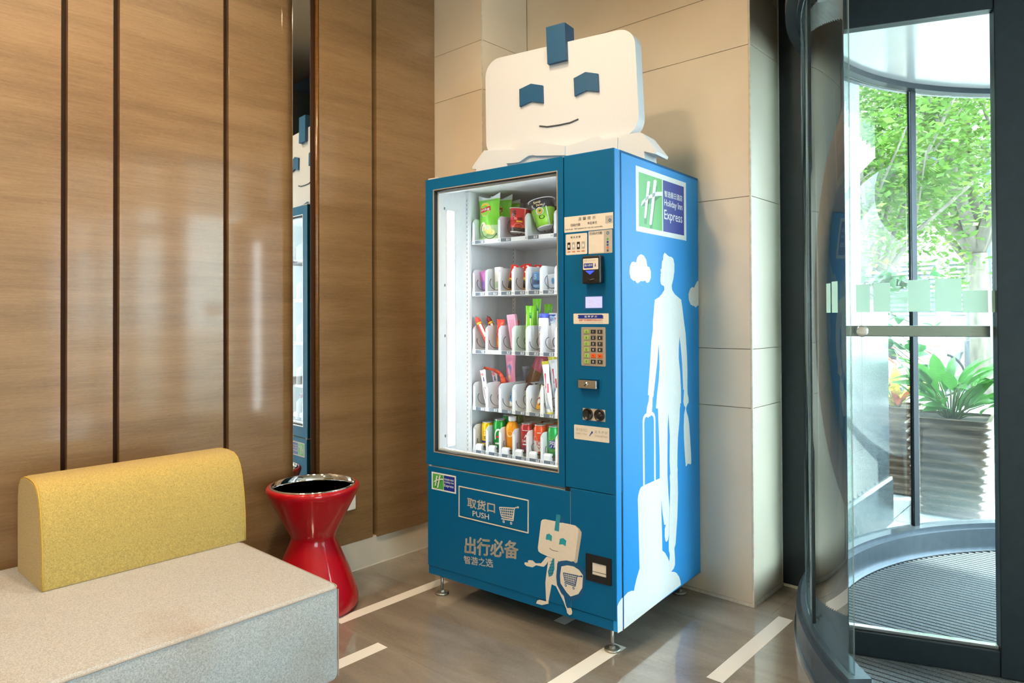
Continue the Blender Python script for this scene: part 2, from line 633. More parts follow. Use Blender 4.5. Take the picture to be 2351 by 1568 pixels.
# ------------------------------------------------------------------ traced print outlines on the machine (metres * 1e4)
MAN = [(4116,15087), (4267,15039), (4520,14956), (4779,14950), (4955,14870), (5036,14668), (5031,14346), (4921,14021), (4760,13741), (4809,13560), (5069,13383), (5689,13163), (5783,12884), (5934,12318), (6118,11688), (6250,10618), (6275,10034), (6252,9347), (5828,9272), (5782,9875), (5735,10452), (5632,11031), (5497,11607), (5411,11087), (5404,10660), (5528,10083), (5605,9316), (5595,8721), (5506,8706), (5527,8633), (5481,8519), (5416,7910), (5263,7269), (5208,6570), (5194,6065), (5228,5958), (5202,5810), (5235,4944), (5161,3950), (5033,3226), (4969,2866), (4851,2721), (4902,2258), (4898,2009), (4781,1892), (4529,1826), (4362,2012), (4356,2310), (4416,2565), (4329,2761), (4324,3157), (4361,3394), (4434,4483), (4463,4952), (4493,5442), (4453,5796), (4512,5910), (4452,6441), (4493,7470), (4371,8430), (4290,7865), (4252,6723), (4242,5934), (4320,5130), (4417,4492), (4344,3408), (4257,3223), (4123,3174), (4014,3236), (3951,3447), (3966,3736), (4057,3900), (3914,3920), (3759,4467), (3659,5046), (3542,5892), (3541,6592), (3541,6792), (3501,7517), (3452,8197), (3419,8717), (3242,8759), (3349,9330), (3505,9856), (3583,10391), (3569,10798), (3507,11365), (3419,10761), (3159,9793), (3005,9219), (2558,9357), (2580,9575), (2734,10443), (2873,11452), (3014,11893), (3028,12248), (3133,12783), (3137,12862), (3207,13125), (3595,13241), (3842,13379), (4063,13540), (4065,13630), (4026,13709), (3897,13723), (3769,13776), (3712,13885), (3714,14018), (3754,14131), (3716,14173), (3785,14221), (3757,14286), (3718,14351), (3828,14423), (3839,14512), (3881,14715), (3982,14810), (3973,14876), (4015,14991)]
RHAND = [(5920,9337), (5869,8957), (5832,8769), (5908,8593), (6043,8488), (5984,8369), (5901,8186), (5859,7664), (5874,7183), (5953,6452), (6035,5933), (6138,5949), (6232,6020), (6370,6007), (6521,5937), (6604,5982), (6618,6150), (6536,6846), (6433,7687), (6323,8041), (6154,8302), (6110,8428), (6158,8519), (6310,8649), (6380,8666), (6382,8811), (6282,9064), (6252,9357)]
LHAND = [(2652,9340), (2621,9132), (2476,8884), (2417,8651), (2286,8622), (2146,8530), (2098,8384), (2103,6832), (2110,5833), (2239,5854), (2242,6809), (2231,7262), (2226,8303), (2284,8470), (2424,8519), (2565,8454), (2631,8504), (2707,8473), (2765,8523), (2899,8508), (3023,8427), (3060,8245), (3054,7136), (3045,6675), (3044,5865), (3181,5877), (3181,6652), (3180,7117), (3186,8230), (3169,8410), (3093,8552), (2949,8644), (2882,8642), (2934,8924), (2948,9242)]
CASE = [(2120,5868), (1923,5847), (1805,5755), (1696,5570), (1665,5416), (1695,4746), (1731,3821), (1775,2756), (1540,2459), (1375,2192), (1316,2043), (1111,2107), (834,2135), (542,2072), (527,865), (5468,994), (5412,1204), (5297,1390), (5066,1609), (4836,1737), (4529,1826), (4356,2310), (4224,2494), (3985,2755), (3725,2922), (3713,3604), (3671,4389), (3659,5046), (3542,5892)]
STRIP = [(52,1881), (158,1977), (336,2050), (452,2070), (438,861), (66,890)]
CLOUD1 = [(2076,14883), (2300,14834), (2481,14696), (2569,14444), (2754,14411), (2873,14244), (2860,13984), (2727,13828), (2532,13778), (2360,13870), (2196,13830), (2017,13836), (1928,13799), (1777,13739), (1646,13768), (1577,13828), (1404,13822), (1208,13918), (1118,14120), (1155,14368), (1284,14520), (1456,14563), (1630,14531), (1737,14735), (1897,14837)]
CLOUD2 = [(7536,14064), (7344,13993), (7140,13816), (7044,13716), (6847,13749), (6614,13656), (6439,13413), (6469,13175), (6660,12963), (6949,12908), (7007,12918), (7205,12837), (7397,12921), (7517,12947)]
HS1 = [(2587,17797), (2708,17846), (2848,17836), (2476,16344), (2366,16311), (2293,16346)]
HS2 = [(3151,17934), (3285,17985), (3420,17957), (2955,16136), (2842,16094), (2740,16127)]
HS3 = [(2057,16828), (2148,16967), (2468,17158), (2935,17350), (3413,17502), (3913,17580), (3911,17406), (3508,17361), (3122,17266), (2652,17117), (2283,16920), (2119,16772), (2065,16779)]
HD1 = [(2779,17610), (2892,17626), (2527,16114), (2363,16089), (2347,16309), (2476,16344)]
HD2 = [(3368,17738), (3465,17730), (3010,15967), (2803,15960), (2805,16099), (2955,16136)]
HD3 = [(2065,16779), (2283,16920), (2652,17117), (3911,17424), (3408,17172), (2930,16988), (2464,16836), (2145,16754)]
M_BODY = [(6611,3049), (7090,3000), (7145,2921), (7044,2538), (7042,2237), (7103,2010), (7373,1716), (7479,1355), (7550,1269), (7585,1293), (7710,1324), (7763,1205), (7744,1096), (7637,1033), (7531,1085), (7485,1267), (7460,1290), (7371,1477), (7011,1989), (6809,2016), (6752,1746), (6656,1313), (6663,1224), (6336,1089), (6051,1079), (6109,1207), (6223,1272), (6544,1285), (6511,1992), (6550,2306), (6647,2875), (6571,2752), (6439,2616), (6345,2605), (6060,2595), (5886,2470), (5575,2458), (5477,2515), (5490,2589), (5674,2619), (5647,2676), (5713,2721), (5888,2749), (6041,2668), (6308,2725), (6535,2997)]
M_HSIDE = [(7924,4506), (8099,4421), (8203,4308), (8195,4174), (8003,3121), (7915,3073), (7828,3142)]
M_HEAD = [(6318,4381), (6375,4453), (6507,4498), (7008,4505), (7712,4512), (7924,4506), (8047,4411), (8063,4296), (7954,3627), (7899,3231), (7845,3131), (7668,3081), (7163,2979), (6291,3120), (6177,3173), (6152,3306), (6258,3987)]
M_ANT = [(7057,4776), (7218,4798), (7247,4713), (7202,4494), (7170,4134), (6958,4143), (7008,4475)]
M_ANTS = [(7240,4786), (7445,4643), (7426,4550), (7256,4489), (7202,4494), (7247,4713)]
M_EYEL = [(6571,3909), (6709,3972), (6846,3901), (6819,3683), (6708,3722), (6540,3705)]
M_EYER = [(7212,3866), (7368,3926), (7512,3850), (7475,3625), (7349,3677), (7167,3638)]
M_SMILE = [(6721,3418), (6817,3377), (6909,3354), (7129,3372), (7136,3355), (6902,3331), (6798,3355), (6713,3399)]
M_TIE = [(6870,3043), (6944,3044), (6949,2638), (6848,2373), (6680,2269), (6633,2477), (6795,2846)]
M_SHO = [(7236,3016), (7525,3099), (7845,3102), (8160,3023), (8349,2860), (8400,2725), (8346,2363), (8258,2049), (8082,1801), (7765,1590), (7552,1596), (7265,1779), (7066,2062), (7032,2355), (7090,2909)]
M_SHI = [(7279,2815), (7560,2921), (7844,2939), (8089,2860), (8262,2694), (8224,2217), (8048,1940), (7695,1759), (7518,1870), (7231,2160), (7215,2456)]
CART1 = [(4209,4584), (4996,4680), (4881,4225), (4318,4222), (5077,4718), (5184,4747), (4926,4162), (4308,4134), (4433,4038), (4821,4037)]
CART2 = [(7371,2588), (8000,2620), (7917,2262), (7448,2286), (8088,2619), (8199,2644), (7910,2201), (7412,2227), (7476,2134), (7832,2109)]
R_FACE = [(49,23745), (94,24034), (248,24250), (522,24415), (823,24450), (6676,24329), (7011,24307), (7295,24184), (7504,23983), (7619,23718), (7783,20580), (89,20561)]
R_EYE1 = [(2013,22745), (2636,22880), (3244,22688), (3267,21912), (2649,22092), (2026,21953)]
R_EYE2 = [(4813,22694), (5381,22853), (5965,22668), (6000,21910), (5427,22070), (4850,21919)]
R_ANTF = [(3506,25180), (4439,25146), (4523,23523), (3578,23541)]
R_SM = [(3033,20936), (3428,20841), (4020,20823), (4573,20836), (4988,20928)]
R_BACKC = [(-487,19403), (-549,19475), (-455,19588), (164,20198), (1733,20015), (4315,19854), (6162,19856), (7931,19860), (8044,19791), (8644,18989), (8599,18890), (8107,19062), (8150,18690), (-301,18690), (-301,19380)]
R_LAPL = [(1466,19401), (2467,20317), (3020,20189), (4535,19766), (4533,19361), (3125,19527), (2906,19588), (2686,19586), (2181,19371), (1954,19362)]
R_LAPR = [(4535,19766), (6094,19982), (6335,19771), (6979,19771), (6952,19315), (4892,19322), (4533,19361)]
# ------------------------------------------------------------------ vending machine
MW, MD = 0.9692, 0.755
ROOT = Matrix.Translation((2.0808, 2.3884, 0)) @ Matrix.Rotation(rad(-86.25256), 4, 'Z')
vm = thing('vending_machine', 'blue snack and drink vending machine with lit glass window', 'vending machine', (2.0808, 2.3884, 0), rad(-86.25256))
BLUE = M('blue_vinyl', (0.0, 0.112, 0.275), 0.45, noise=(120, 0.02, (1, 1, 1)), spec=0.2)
BLUE_DAYLIT = M('blue_vinyl_daylit', (0.018, 0.285, 0.72), 0.45, noise=(120, 0.02, (1, 1, 1)), spec=0.25)  # same vinyl as the front, lightened to carry daylight on the side
WHITEP = M('white_print', (0.80, 0.82, 0.82), 0.42)
CREAMP = M('cream_print', (0.74, 0.68, 0.60), 0.5)
GREENP = M('logo_green', (0.075, 0.42, 0.085), 0.42)
DGREEN = M('logo_dark_green', (0.02, 0.20, 0.04), 0.42)
NAVYP = M('logo_navy', (0.004, 0.03, 0.30), 0.42)
TEALP = M('teal_print', (0.02, 0.26, 0.38), 0.5)
DBLUEP = M('dark_blue_print', (0.005, 0.085, 0.24), 0.5)
GREYP = M('grey_print', (0.45, 0.42, 0.38), 0.5)
BLACK = M('black_plastic', (0.012, 0.012, 0.014), 0.35)
DKGREY = M('dark_grey_print', (0.07, 0.07, 0.08), 0.5)
INNER = M('white_liner', (0.80, 0.83, 0.86), 0.35)
TRIMM = M('window_trim', (0.62, 0.58, 0.52), 0.3, metal=0.6)
RUBBER = M('black_gasket', (0.02, 0.02, 0.022), 0.5)
ZINC = M('zinc_steel', (0.42, 0.42, 0.38), 0.38, metal=0.9, noise=(40, 0.12, (1, 1, 1)))
COILM = M('coil_wire', (0.075, 0.085, 0.095), 0.35, metal=0.8)
LEDM = M('led_strip', (1, 1, 1), 0.5, emit=(0.90, 0.96, 1.0), es=19)
LCDM = M('price_display', (0.11, 0.145, 0.19), 0.3, noise=(90, 0.12, (1, 1, 1)))
LCDON = M('screen_glow', (0.3, 0.3, 0.9), 0.4, emit=(0.42, 0.45, 1.0), es=1.0)
LEDB = M('blue_indicator', (0.02, 0.04, 0.6), 0.3, emit=(0.05, 0.1, 1.0), es=1.2)
WINGL = glass('display_glass', (0.965, 0.985, 0.985))


def FN(y):
    return lambda a, b: (a, y, b)


def SN(x):
    return lambda a, b: (x, a, b)


# cabinet shell, hollow
g = G(INNER)
g.box(0.03, 0.052, 0.046, 0.70, 0.55, 1.85).box(0.735, 0.76, 0.046, 0.70, 0.55, 1.85).box(0.03, 0.76, 0.66, 0.70, 0.55, 1.85)
g.box(0.03, 0.76, 0.046, 0.70, 1.838, 1.855).box(0.03, 0.76, 0.046, 0.70, 0.54, 0.56)
g.build('inner_liner', vm)
g = G(BLUE_DAYLIT)
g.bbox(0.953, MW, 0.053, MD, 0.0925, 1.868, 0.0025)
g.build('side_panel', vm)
g = G(BLUE_DAYLIT)
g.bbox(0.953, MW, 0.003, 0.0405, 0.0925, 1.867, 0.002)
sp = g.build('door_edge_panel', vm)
G(BLUE).bbox(0.0, 0.018, 0.05, MD, 0.0925, 1.868, 0.0025).build('side_panel', vm)
G(BLACK).box(0.018, 0.966, 0.05, MD - .004, 0.094, 0.53).box(0.765, 0.965, 0.05, MD - .004, 0.53, 1.86).box(0.02, 0.76, 0.702, MD - .004, 0.53, 1.86).box(0.95, 0.966, 0.03, 0.06, 0.095, 1.863).build('inner_frame', vm)
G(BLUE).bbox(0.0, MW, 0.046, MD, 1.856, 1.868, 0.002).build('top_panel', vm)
G(BLUE).box(0.0, MW, 0.02, MD, 0.0925, 0.0945).build('bottom_panel', vm)
# hinge plates seen at the corners
G(CREAMP).box(0.004, 0.06, 0.006, 0.09, 1.8675, 1.8735).build('hinge_plate', vm)
G(CREAMP).box(0.006, 0.022, 0.004, 0.05, 0.5745, 0.584).build('hinge_plate', vm)

# glass door
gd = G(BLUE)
o_, i_ = [(-0.007, 0.583), (0.7445, 0.588), (0.7445, 1.862), (0.737, 1.8675), (-0.007, 1.867)], [(0.0405, 0.6415), (0.0405, 1.8185), (0.7185, 1.8155), (0.7185, 0.6395)]
gd.flat([o_, i_], FN(0.0))
gd.flat([o_, i_], FN(0.045))
for lp in (o_, i_):
    n = len(lp)
    gd.add([(a, 0.0, b) for a, b in lp] + [(a, 0.045, b) for a, b in lp], [(i, (i + 1) % n, n + (i + 1) % n, n + i) for i in range(n)])
door = gd.build('glass_door', vm)


def ring(gg, o, i, y0, y1):
    for lp in (o, i):
        n = len(lp)
        gg.add([(a, y0, b) for a, b in lp] + [(a, y1, b) for a, b in lp], [(k, (k + 1) % n, n + (k + 1) % n, n + k) for k in range(n)])
    gg.flat([o, i], FN(y0))
    gg.flat([o, i], FN(y1))


def inset(lp, d):
    x0, z0, x1, z1 = min(p[0] for p in lp), min(p[1] for p in lp), max(p[0] for p in lp), max(p[1] for p in lp)
    return [(a + (d if a < (x0 + x1) / 2 else -d), b + (d if b < (z0 + z1) / 2 else -d)) for a, b in lp]


tr = G(TRIMM)
ring(tr, i_, inset(i_, 0.004), -0.0015, 0.01)
tr.build('window_trim', door)
tr = G(RUBBER)
ring(tr, inset(i_, 0.004), inset(i_, 0.008), 0.003, 0.02)
tr.build('window_gasket', door)
tr = G(INNER)
ring(tr, inset(i_, 0.0085), inset(i_, 0.016), 0.02, 0.045)
tr.build('door_inner_frame', door)
G(TRIMM).tube([(0.06, 0.03, 0.650), (0.69, 0.03, 0.650)], 0.010, 10).build('lower_rail', door)
G(WINGL).box(0.045, 0.714, 0.0135, 0.0175, 0.646, 1.812).build('window_pane', door)
# control column
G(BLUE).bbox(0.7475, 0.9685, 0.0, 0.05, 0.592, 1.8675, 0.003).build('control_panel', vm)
# lower front
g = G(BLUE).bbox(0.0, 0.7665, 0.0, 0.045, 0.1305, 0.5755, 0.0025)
low = g.build('lower_door', vm)
G(BLUE).bbox(0.7690, 0.9685, 0.0, 0.045, 0.1325, 0.590, 0.0025).build('lower_right_panel', vm)
G(CREAMP).box(0.7664, 0.7692, 0.004, 0.02, 0.1335, 0.583).build('seam_strip', vm)
G(CREAMP).box(0.008, 0.745, 0.006, 0.04, 0.5755, 0.5775).build('seam_strip', vm)
G(BLACK).box(0.745, 0.769, 0.003, 0.04, 0.5755, 0.590).build('latch_gap', vm)
G(BLUE).bbox(0.002, 0.966, 0.004, 0.045, 0.0925, 0.1300, 0.0015).build('kick_panel', vm)
# feet
for fx, fy in ((0.0484, 0.0415), (0.9237, 0.0463), (0.8925, 0.700), (0.06, 0.70)):
    f = G(ZINC)
    f.smooth = True
    f.lathe([(0.0, 0.0), (0.030, 0.0), (0.0305, 0.006), (0.028, 0.0085), (0.0, 0.0085)], 28, (fx, fy, 0))
    f.lathe([(0.0065, 0.008), (0.0065, 0.094)], 14, (fx, fy, 0))
    f.smooth = False
    f.lathe([(0.0, 0.0085), (0.0125, 0.0085), (0.0125, 0.0175), (0.0, 0.0175)], 6, (fx, fy, 0))
    f.build('levelling_foot', vm)

# ---- print on the side
X = MW + 0.0004
g = G(WHITEP)
for lp in (MAN, RHAND, LHAND, CASE):
    g.flat(e4(lp), SN(X))
g.build('traveller_silhouette', vm, label='white silhouette of a man walking with a suitcase')
G(WHITEP).flat(e4(STRIP), SN(X)).build('cloud_print', vm)
G(WHITEP).flat(e4(CLOUD1), SN(X)).build('cloud_print', vm)
G(WHITEP).flat(e4(CLOUD2), SN(X)).build('cloud_print', vm)


def hotel_logo(gg, fn, k):
    """square hotel sign; fn maps metres on the big sign, origin its lower-left corner"""
    def q(m_, x0, x1, z0, z1, lift):
        gg.mat(m_)
        gg.flat([(x0, z0), (x1, z0), (x1, z1), (x0, z1)], fn(lift))
    q(WHITEP, 0, 0.4595, 0, 0.2535, 0.0)
    q(GREENP, 0.0235, 0.2255, 0.0205, 0.2325, k)
    q(NAVYP, 0.2335, 0.4365, 0.0205, 0.2325, k)
    gg.mat(DGREEN)
    for lp in (HD1, HD2, HD3):
        gg.flat([(a - 0.1660, b - 1.5755) for a, b in e4(lp)], fn(2 * k))
    gg.mat(WHITEP)
    for lp in (HS1, HS2, HS3):
        gg.flat([(a - 0.1660, b - 1.5755) for a, b in e4(lp)], fn(3 * k))
    gg.text('智选假日酒店', 0.246, 0.1655, 0.174, 0.0265, fn(2 * k), bold=0.012)
    gg.text('Holiday Inn', 0.244, 0.1195, 0.175, 0.036, fn(2 * k), bold=0.012)
    gg.text('Express', 0.243, 0.060, 0.175, 0.052, fn(2 * k), bold=0.006)


g = G(WHITEP)
hotel_logo(g, lambda l: (lambda a, b: (X + l, 0.1660 + a, 1.5755 + b)), 0.0003)
g.build('hotel_logo_sticker', vm, label='large white framed green and navy hotel logo')
g = G(WHITEP)
sc = 0.1487 / 0.4595
hotel_logo(g, lambda l: (lambda a, b: (0.0262 + a * sc, -0.0004 - l, 0.4748 + b * 0.0778 / 0.2535)), 0.0003)
g.build('hotel_logo_sticker', low, label='small white framed green and navy hotel logo')

# ---- delivery flap
fr = G(CREAMP)
fo = [(0.1915, 0.380), (0.5700, 0.3785), (0.5715, 0.5125), (0.1928, 0.5135)]
fi = inset(fo, 0.004)
ring(fr, fo, fi, -0.003, 0.001)
fr.build('flap_frame', low)
fl = G(BLUE)
fl.bbox(0.1985, 0.5645, -0.0022, 0.004, 0.3865, 0.5065, 0.0015)
flap = fl.build('delivery_flap', low)
pr = G(CREAMP)
pr.text('取货口', 0.2435, 0.4295, 0.1525, 0.0415, FN(-0.0027), bold=0.0, heavy=((-.001, 0), (.001, 0), (0, .001), (0, -.001)))
pr.text('PUSH', 0.2728, 0.3967, 0.0912, 0.0235, FN(-0.0027), bold=0.004)


def cart(gg, P, y, wd, nb=7, nh=4):
    """shopping trolley drawn with flat strokes from ten key points"""
    P = e4(P)

    def ln(a, b, w_):
        a, b = Vector(a), Vector(b)
        n = (b - a).normalized()
        n = Vector((-n.y, n.x)) * w_
        gg.flat([tuple(a + n), tuple(a - n), tuple(b - n), tuple(b + n)], FN(y))
    A_, B_, C_, D_, E_, F_, H_, I_, w1, w2 = [Vector(p) for p in P]
    for a, b in ((A_, B_), (B_, C_), (C_, D_), (D_, A_), (B_, E_), (E_, F_), (B_, H_), (H_, I_)):
        ln(a, b, wd)
    for k in range(1, nb):
        t = k / nb
        ln(A_.lerp(B_, t), D_.lerp(C_, t), wd * 0.62)
    for k in range(1, nh):
        t = k / nh
        ln(A_.lerp(D_, t), B_.lerp(C_, t), wd * 0.62)
    for w_ in (w1, w2):
        r = wd * 2.6
        gg.flat([[(w_.x + r * math.cos(a * PI / 8), w_.y + r * math.sin(a * PI / 8)) for a in range(16)],
                 [(w_.x + r * .45 * math.cos(a * PI / 8), w_.y + r * .45 * math.sin(a * PI / 8)) for a in range(16)]], FN(y))
    gg.flat([(F_.x + wd * 2 * math.cos(a * PI / 6), F_.y + wd * 2 * math.sin(a * PI / 6)) for a in range(12)], FN(y))


cart(pr, CART1, -0.0027, 0.0022)
pr.build('push_lettering', flap)
# ---- slogan
ta = rad(7.3)


def tilt(ox, oz, ang, y=-0.0006):
    return lambda a, b: (ox + a * math.cos(ang) - b * math.sin(ang), y, oz + a * math.sin(ang) + b * math.cos(ang))


g = G(CREAMP)
g.text('出行必备', 0, 0, 0.292, 0.072, tilt(0.2258, 0.2265, rad(7.4)), bold=0.004, shear=0.16, heavy=((-.002, 0), (0, 0), (.002, 0), (0, .0012), (0, -.0012), (.0015, .001), (-.0015, -.001)))
g.text('智游之选', 0, 0, 0.163, 0.034, tilt(0.2225, 0.1830, rad(6.6)), bold=0.0, heavy=((-.0006, 0), (.0006, 0), (0, .0005), (0, -.0005)))
g.build('slogan_lettering', low)
# ---- printed robot with shield
CYANP = M('robot_eye_print', (0.02, 0.34, 0.44), 0.5)
SHADEP = M('robot_shade_print', (0.50, 0.45, 0.39), 0.5)
g = G(CREAMP)
layers = [(M_BODY, CREAMP, 0), (M_HSIDE, SHADEP, 0), (M_HEAD, CREAMP, 1), (M_ANTS, DBLUEP, 2), (M_ANT, TEALP, 3), (M_EYEL, CYANP, 2), (M_EYER, CYANP, 2), (M_SMILE, DKGREY, 2), (M_TIE, TEALP, 2), (M_SHO, DBLUEP, 3), (M_SHI, CREAMP, 4)]
for lp, m_, k in layers:
    g.mat(m_)
    g.flat(e4(lp), FN(-0.0005 - 0.0002 * k))
g.mat(DBLUEP)
for k in range(5):
    z0 = 0.2400 + 0.012 * k
    g.flat([(0.6665 + .002 * k, z0), (0.691, z0 + 0.006), (0.691, z0 + 0.008), (0.6665 + .002 * k, z0 + 0.002)], FN(-0.0011))
cart(g, CART2, -0.0016, 0.0019)
g.build('robot_print', vm, label='printed white robot holding a shield with a cart')

# ---- control panel details
def sticker(name, x0, x1, z0, z1, r, m_, lab=None, y=-0.0005):
    gg = G(m_)
    gg.prism(rrect(x0, x1, z0, z1, r), lambda a, b, t: (a, t, b), y, 0.0008)
    return gg


g = sticker('n', 0.7490, 0.9642, 1.570, 1.630, 0.001, CREAMP)
g.mat(DKGREY)
g.text('温 馨 提 示', 0.812, 1.6115, 0.078, 0.0125, FN(-0.0009))
g.text('扫码付款', 0.778, 1.5905, 0.045, 0.0115, FN(-0.0009), bold=0.01)
g.text('单品单付', 0.854, 1.5925, 0.042, 0.0110, FN(-0.0009), bold=0.01)
g.text('Scan to pay.  Each payment for only one commodity.', 0.753, 1.5770, 0.168, 0.0080, FN(-0.0009), bold=0.01)
g.mat(GREYP)
g.flat([(0.932, 1.590), (0.9625, 1.590), (0.9625, 1.6185), (0.932, 1.6185)], FN(-0.0009))
g.mat(DBLUEP)
g.flat([[(0.951 + .006 * math.cos(k * PI / 8), 1.601 + .006 * math.sin(k * PI / 8)) for k in range(16)], [(0.951 + .003 * math.cos(k * PI / 8), 1.601 + .003 * math.sin(k * PI / 8)) for k in range(16)]], FN(-0.0012))
g.build('notice_sticker', vm, label='cream pay-by-scan notice sticker')
PHONE = M('phone_print', (0.02, 0.012, 0.01), 0.5)
ORNG = M('orange_print', (0.62, 0.13, 0.02), 0.5)
g = sticker('n', 0.7555, 0.852, 1.483, 1.5626, 0.004, CREAMP)
g.mat(DKGREY)
g.text('购 买 步 骤', 0.778, 1.5455, 0.045, 0.0085, FN(-0.0009), bold=0.01)
for k in range(4):
    xx = 0.763 + 0.0215 * k
    g.mat(PHONE if k in (0, 2) else GREYP)
    g.flat(rrect(xx, xx + 0.014, 1.503, 1.531, 0.002), FN(-0.0009))
    g.mat(WHITEP)
    g.flat([(xx + .0035, 1.511), (xx + .0105, 1.511), (xx + .0105, 1.522), (xx + .0035, 1.522)], FN(-0.0011))
    g.mat(ORNG)
    g.flat([(xx, 1.493), (xx + .014, 1.493), (xx + .014, 1.4965), (xx, 1.4965)], FN(-0.0009))
g.build('instruction_sticker', vm, label='sticker with four phone pictures')
g = sticker('n', 0.858, 0.9605, 1.4808, 1.5675, 0.003, GREYP)
g.mat(CREAMP)
g.flat([(0.8592, 1.4832), (0.9246, 1.4832), (0.9246, 1.5635), (0.8592, 1.5635)], FN(-0.0009))
g.mat(DKGREY)
g.text('扫码付款', 0.8625, 1.5515, 0.057, 0.0115, FN(-0.0012), bold=0.014)
for k, c in enumerate((GREENP, NAVYP, DBLUEP, ORNG, DKGREY)):
    g.mat(c)
    g.flat(rrect(0.937, 0.945, 1.528 - .0105 * k, 1.536 - .0105 * k, 0.002), FN(-0.0009))
g.mat(DBLUEP)
g.flat([[(0.942 + .006 * math.cos(k * PI / 8), 1.5545 + .006 * math.sin(k * PI / 8)) for k in range(16)], [(0.942 + .0035 * math.cos(k * PI / 8), 1.5545 + .0035 * math.sin(k * PI / 8)) for k in range(16)]], FN(-0.0009))
g.build('payment_sticker', vm, label='grey payment sticker with a plain cream square')
# banknote acceptor
b = G(BLACK)
b.bbox(0.846, 0.926, -0.030, 0.0, 1.3685, 1.4725, 0.006)
ba = b.build('banknote_acceptor', vm, label='black banknote acceptor')
b = G(CREAMP)
b.flat(rrect(0.8525, 0.9185, 1.4205, 1.4620, 0.003), FN(-0.0306))
b.mat(GREYP)
b.text('面额 1 5 10 20元', 0.858, 1.4515, 0.048, 0.0055, FN(-0.0309), bold=0.01)
b.mat(NAVYP)
b.flat([(0.8565, 1.4265), (0.8955, 1.4265), (0.8955, 1.4440), (0.8565, 1.4440)], FN(-0.0309))
b.flat([(0.9010, 1.4345), (0.9055, 1.4300), (0.9100, 1.4345), (0.9070, 1.4345), (0.9070, 1.4425), (0.9040, 1.4425), (0.9040, 1.4345)], FN(-0.0309))
b.mat(WHITEP)
b.text('插入纸币', 0.859, 1.4325, 0.034, 0.0085, FN(-0.0312), bold=0.01)
b.build('acceptor_label', ba)
G(LEDB).flat([(0.862, 1.4165), (0.903, 1.4165), (0.8825, 1.4015)], FN(-0.0307)).build('arrow_light', ba)
G(RUBBER).box(0.851, 0.921, -0.0312, -0.029, 1.3800, 1.3830).build('note_slot', ba)
G(BLACK).tube([(0.872, -0.030, 1.385), (0.886, -0.034, 1.381), (0.900, -0.030, 1.385)], 0.003, 8).build('slot_lip', ba)
# screen
s = G(DBLUEP)
ring(s, [(0.836, 1.273), (0.9180, 1.273), (0.9180, 1.3245), (0.836, 1.3245)], [(0.8435, 1.2785), (0.9170, 1.2785), (0.9170, 1.3210), (0.8435, 1.3210)], -0.0015, 0.0006)
sc_ = s.build('screen', vm, label='small lit lavender display')
G(LCDON).box(0.8435, 0.9170, -0.0005, 0.0003, 1.2785, 1.3210).build('screen_panel', sc_)
s = G(WHITEP)
random.seed(4)
for k in range(3):
    for j in range(9):
        if random.random() < 0.85:
            s.flat([(0.851 + .0066 * j, 1.3040 - .0095 * k), (0.8558 + .0066 * j, 1.3040 - .0095 * k), (0.8558 + .0066 * j, 1.3095 - .0095 * k), (0.851 + .0066 * j, 1.3095 - .0095 * k)], FN(-0.0009))
s.build('screen_lettering', sc_)
g = sticker('n', 0.789, 0.9432, 1.2185, 1.2577, 0.003, CREAMP)
g.mat(NAVYP)
g.flat([(0.812, 1.2385), (0.920, 1.2385), (0.9225, 1.2415), (0.917, 1.2445), (0.9225, 1.2475), (0.915, 1.2530), (0.812, 1.2530), (0.808, 1.2495), (0.813, 1.2455), (0.808, 1.2420)], FN(-0.0009))
g.mat(WHITEP)
g.text('温 馨 提 示', 0.838, 1.2425, 0.056, 0.0075, FN(-0.0012), bold=0.01)
g.mat(M('red_print', (0.55, 0.02, 0.02), 0.5))
g.text('如遇任何问题请拨打前台分机"0"', 0.814, 1.2290, 0.104, 0.0075, FN(-0.0009), bold=0.012)
g.mat(GREYP)
for j in range(17):
    g.flat([(0.816 + .0061 * j, 1.2238), (0.8205 + .0061 * j, 1.2238), (0.8205 + .0061 * j, 1.2256), (0.816 + .0061 * j, 1.2256)], FN(-0.0009))
g.build('help_sticker', vm, label='cream help sticker with a navy brush stroke')
# keypad
k_ = G(M('keypad_plate', (0.47, 0.42, 0.36), 0.35, metal=0.4))
k_.prism(rrect(0.8245, 0.9303, 1.0608, 1.2066, 0.004), lambda a, b, t: (a, t, b), -0.002, 0.001)
kp = k_.build('keypad', vm, label='beige keypad with green, black and orange keys')
KG, KB, KO = M('green_key', (0.32, 0.52, 0.12), 0.5), M('black_key', (0.03, 0.03, 0.033), 0.45), M('orange_key', (0.72, 0.10, 0.012), 0.5)
ROWS = [(1.1826, 1.1972), (1.1599, 1.1745), (1.1366, 1.1517), (1.1147, 1.1295), (1.0919, 1.1071), (1.0698, 1.0849)]
KEYS = ['A15', 'B26', 'C37', 'D48', 'E↑↓', 'F09']
for (z0, z1), rw in zip(ROWS, KEYS):
    for c, (x0, x1) in zip(rw, ((0.8383, 0.8597), (0.8678, 0.8882), (0.8966, 0.9173))):
        q = G(KG if c in 'ABCDEF' else KO if c in '↑↓' else KB)
        q.bbox(x0, x1, -0.0045, -0.0015, z0, z1, 0.0008)
        q.mat(BLACK if c in 'ABCDEF↑↓' else WHITEP)
        hh = (z1 - z0) * 0.55
        q.text(c, (x0 + x1) / 2, z0 + (z1 - z0) * 0.22, None, hh, FN(-0.0048), bold=0.012, center=True)
        q.build('key', kp)
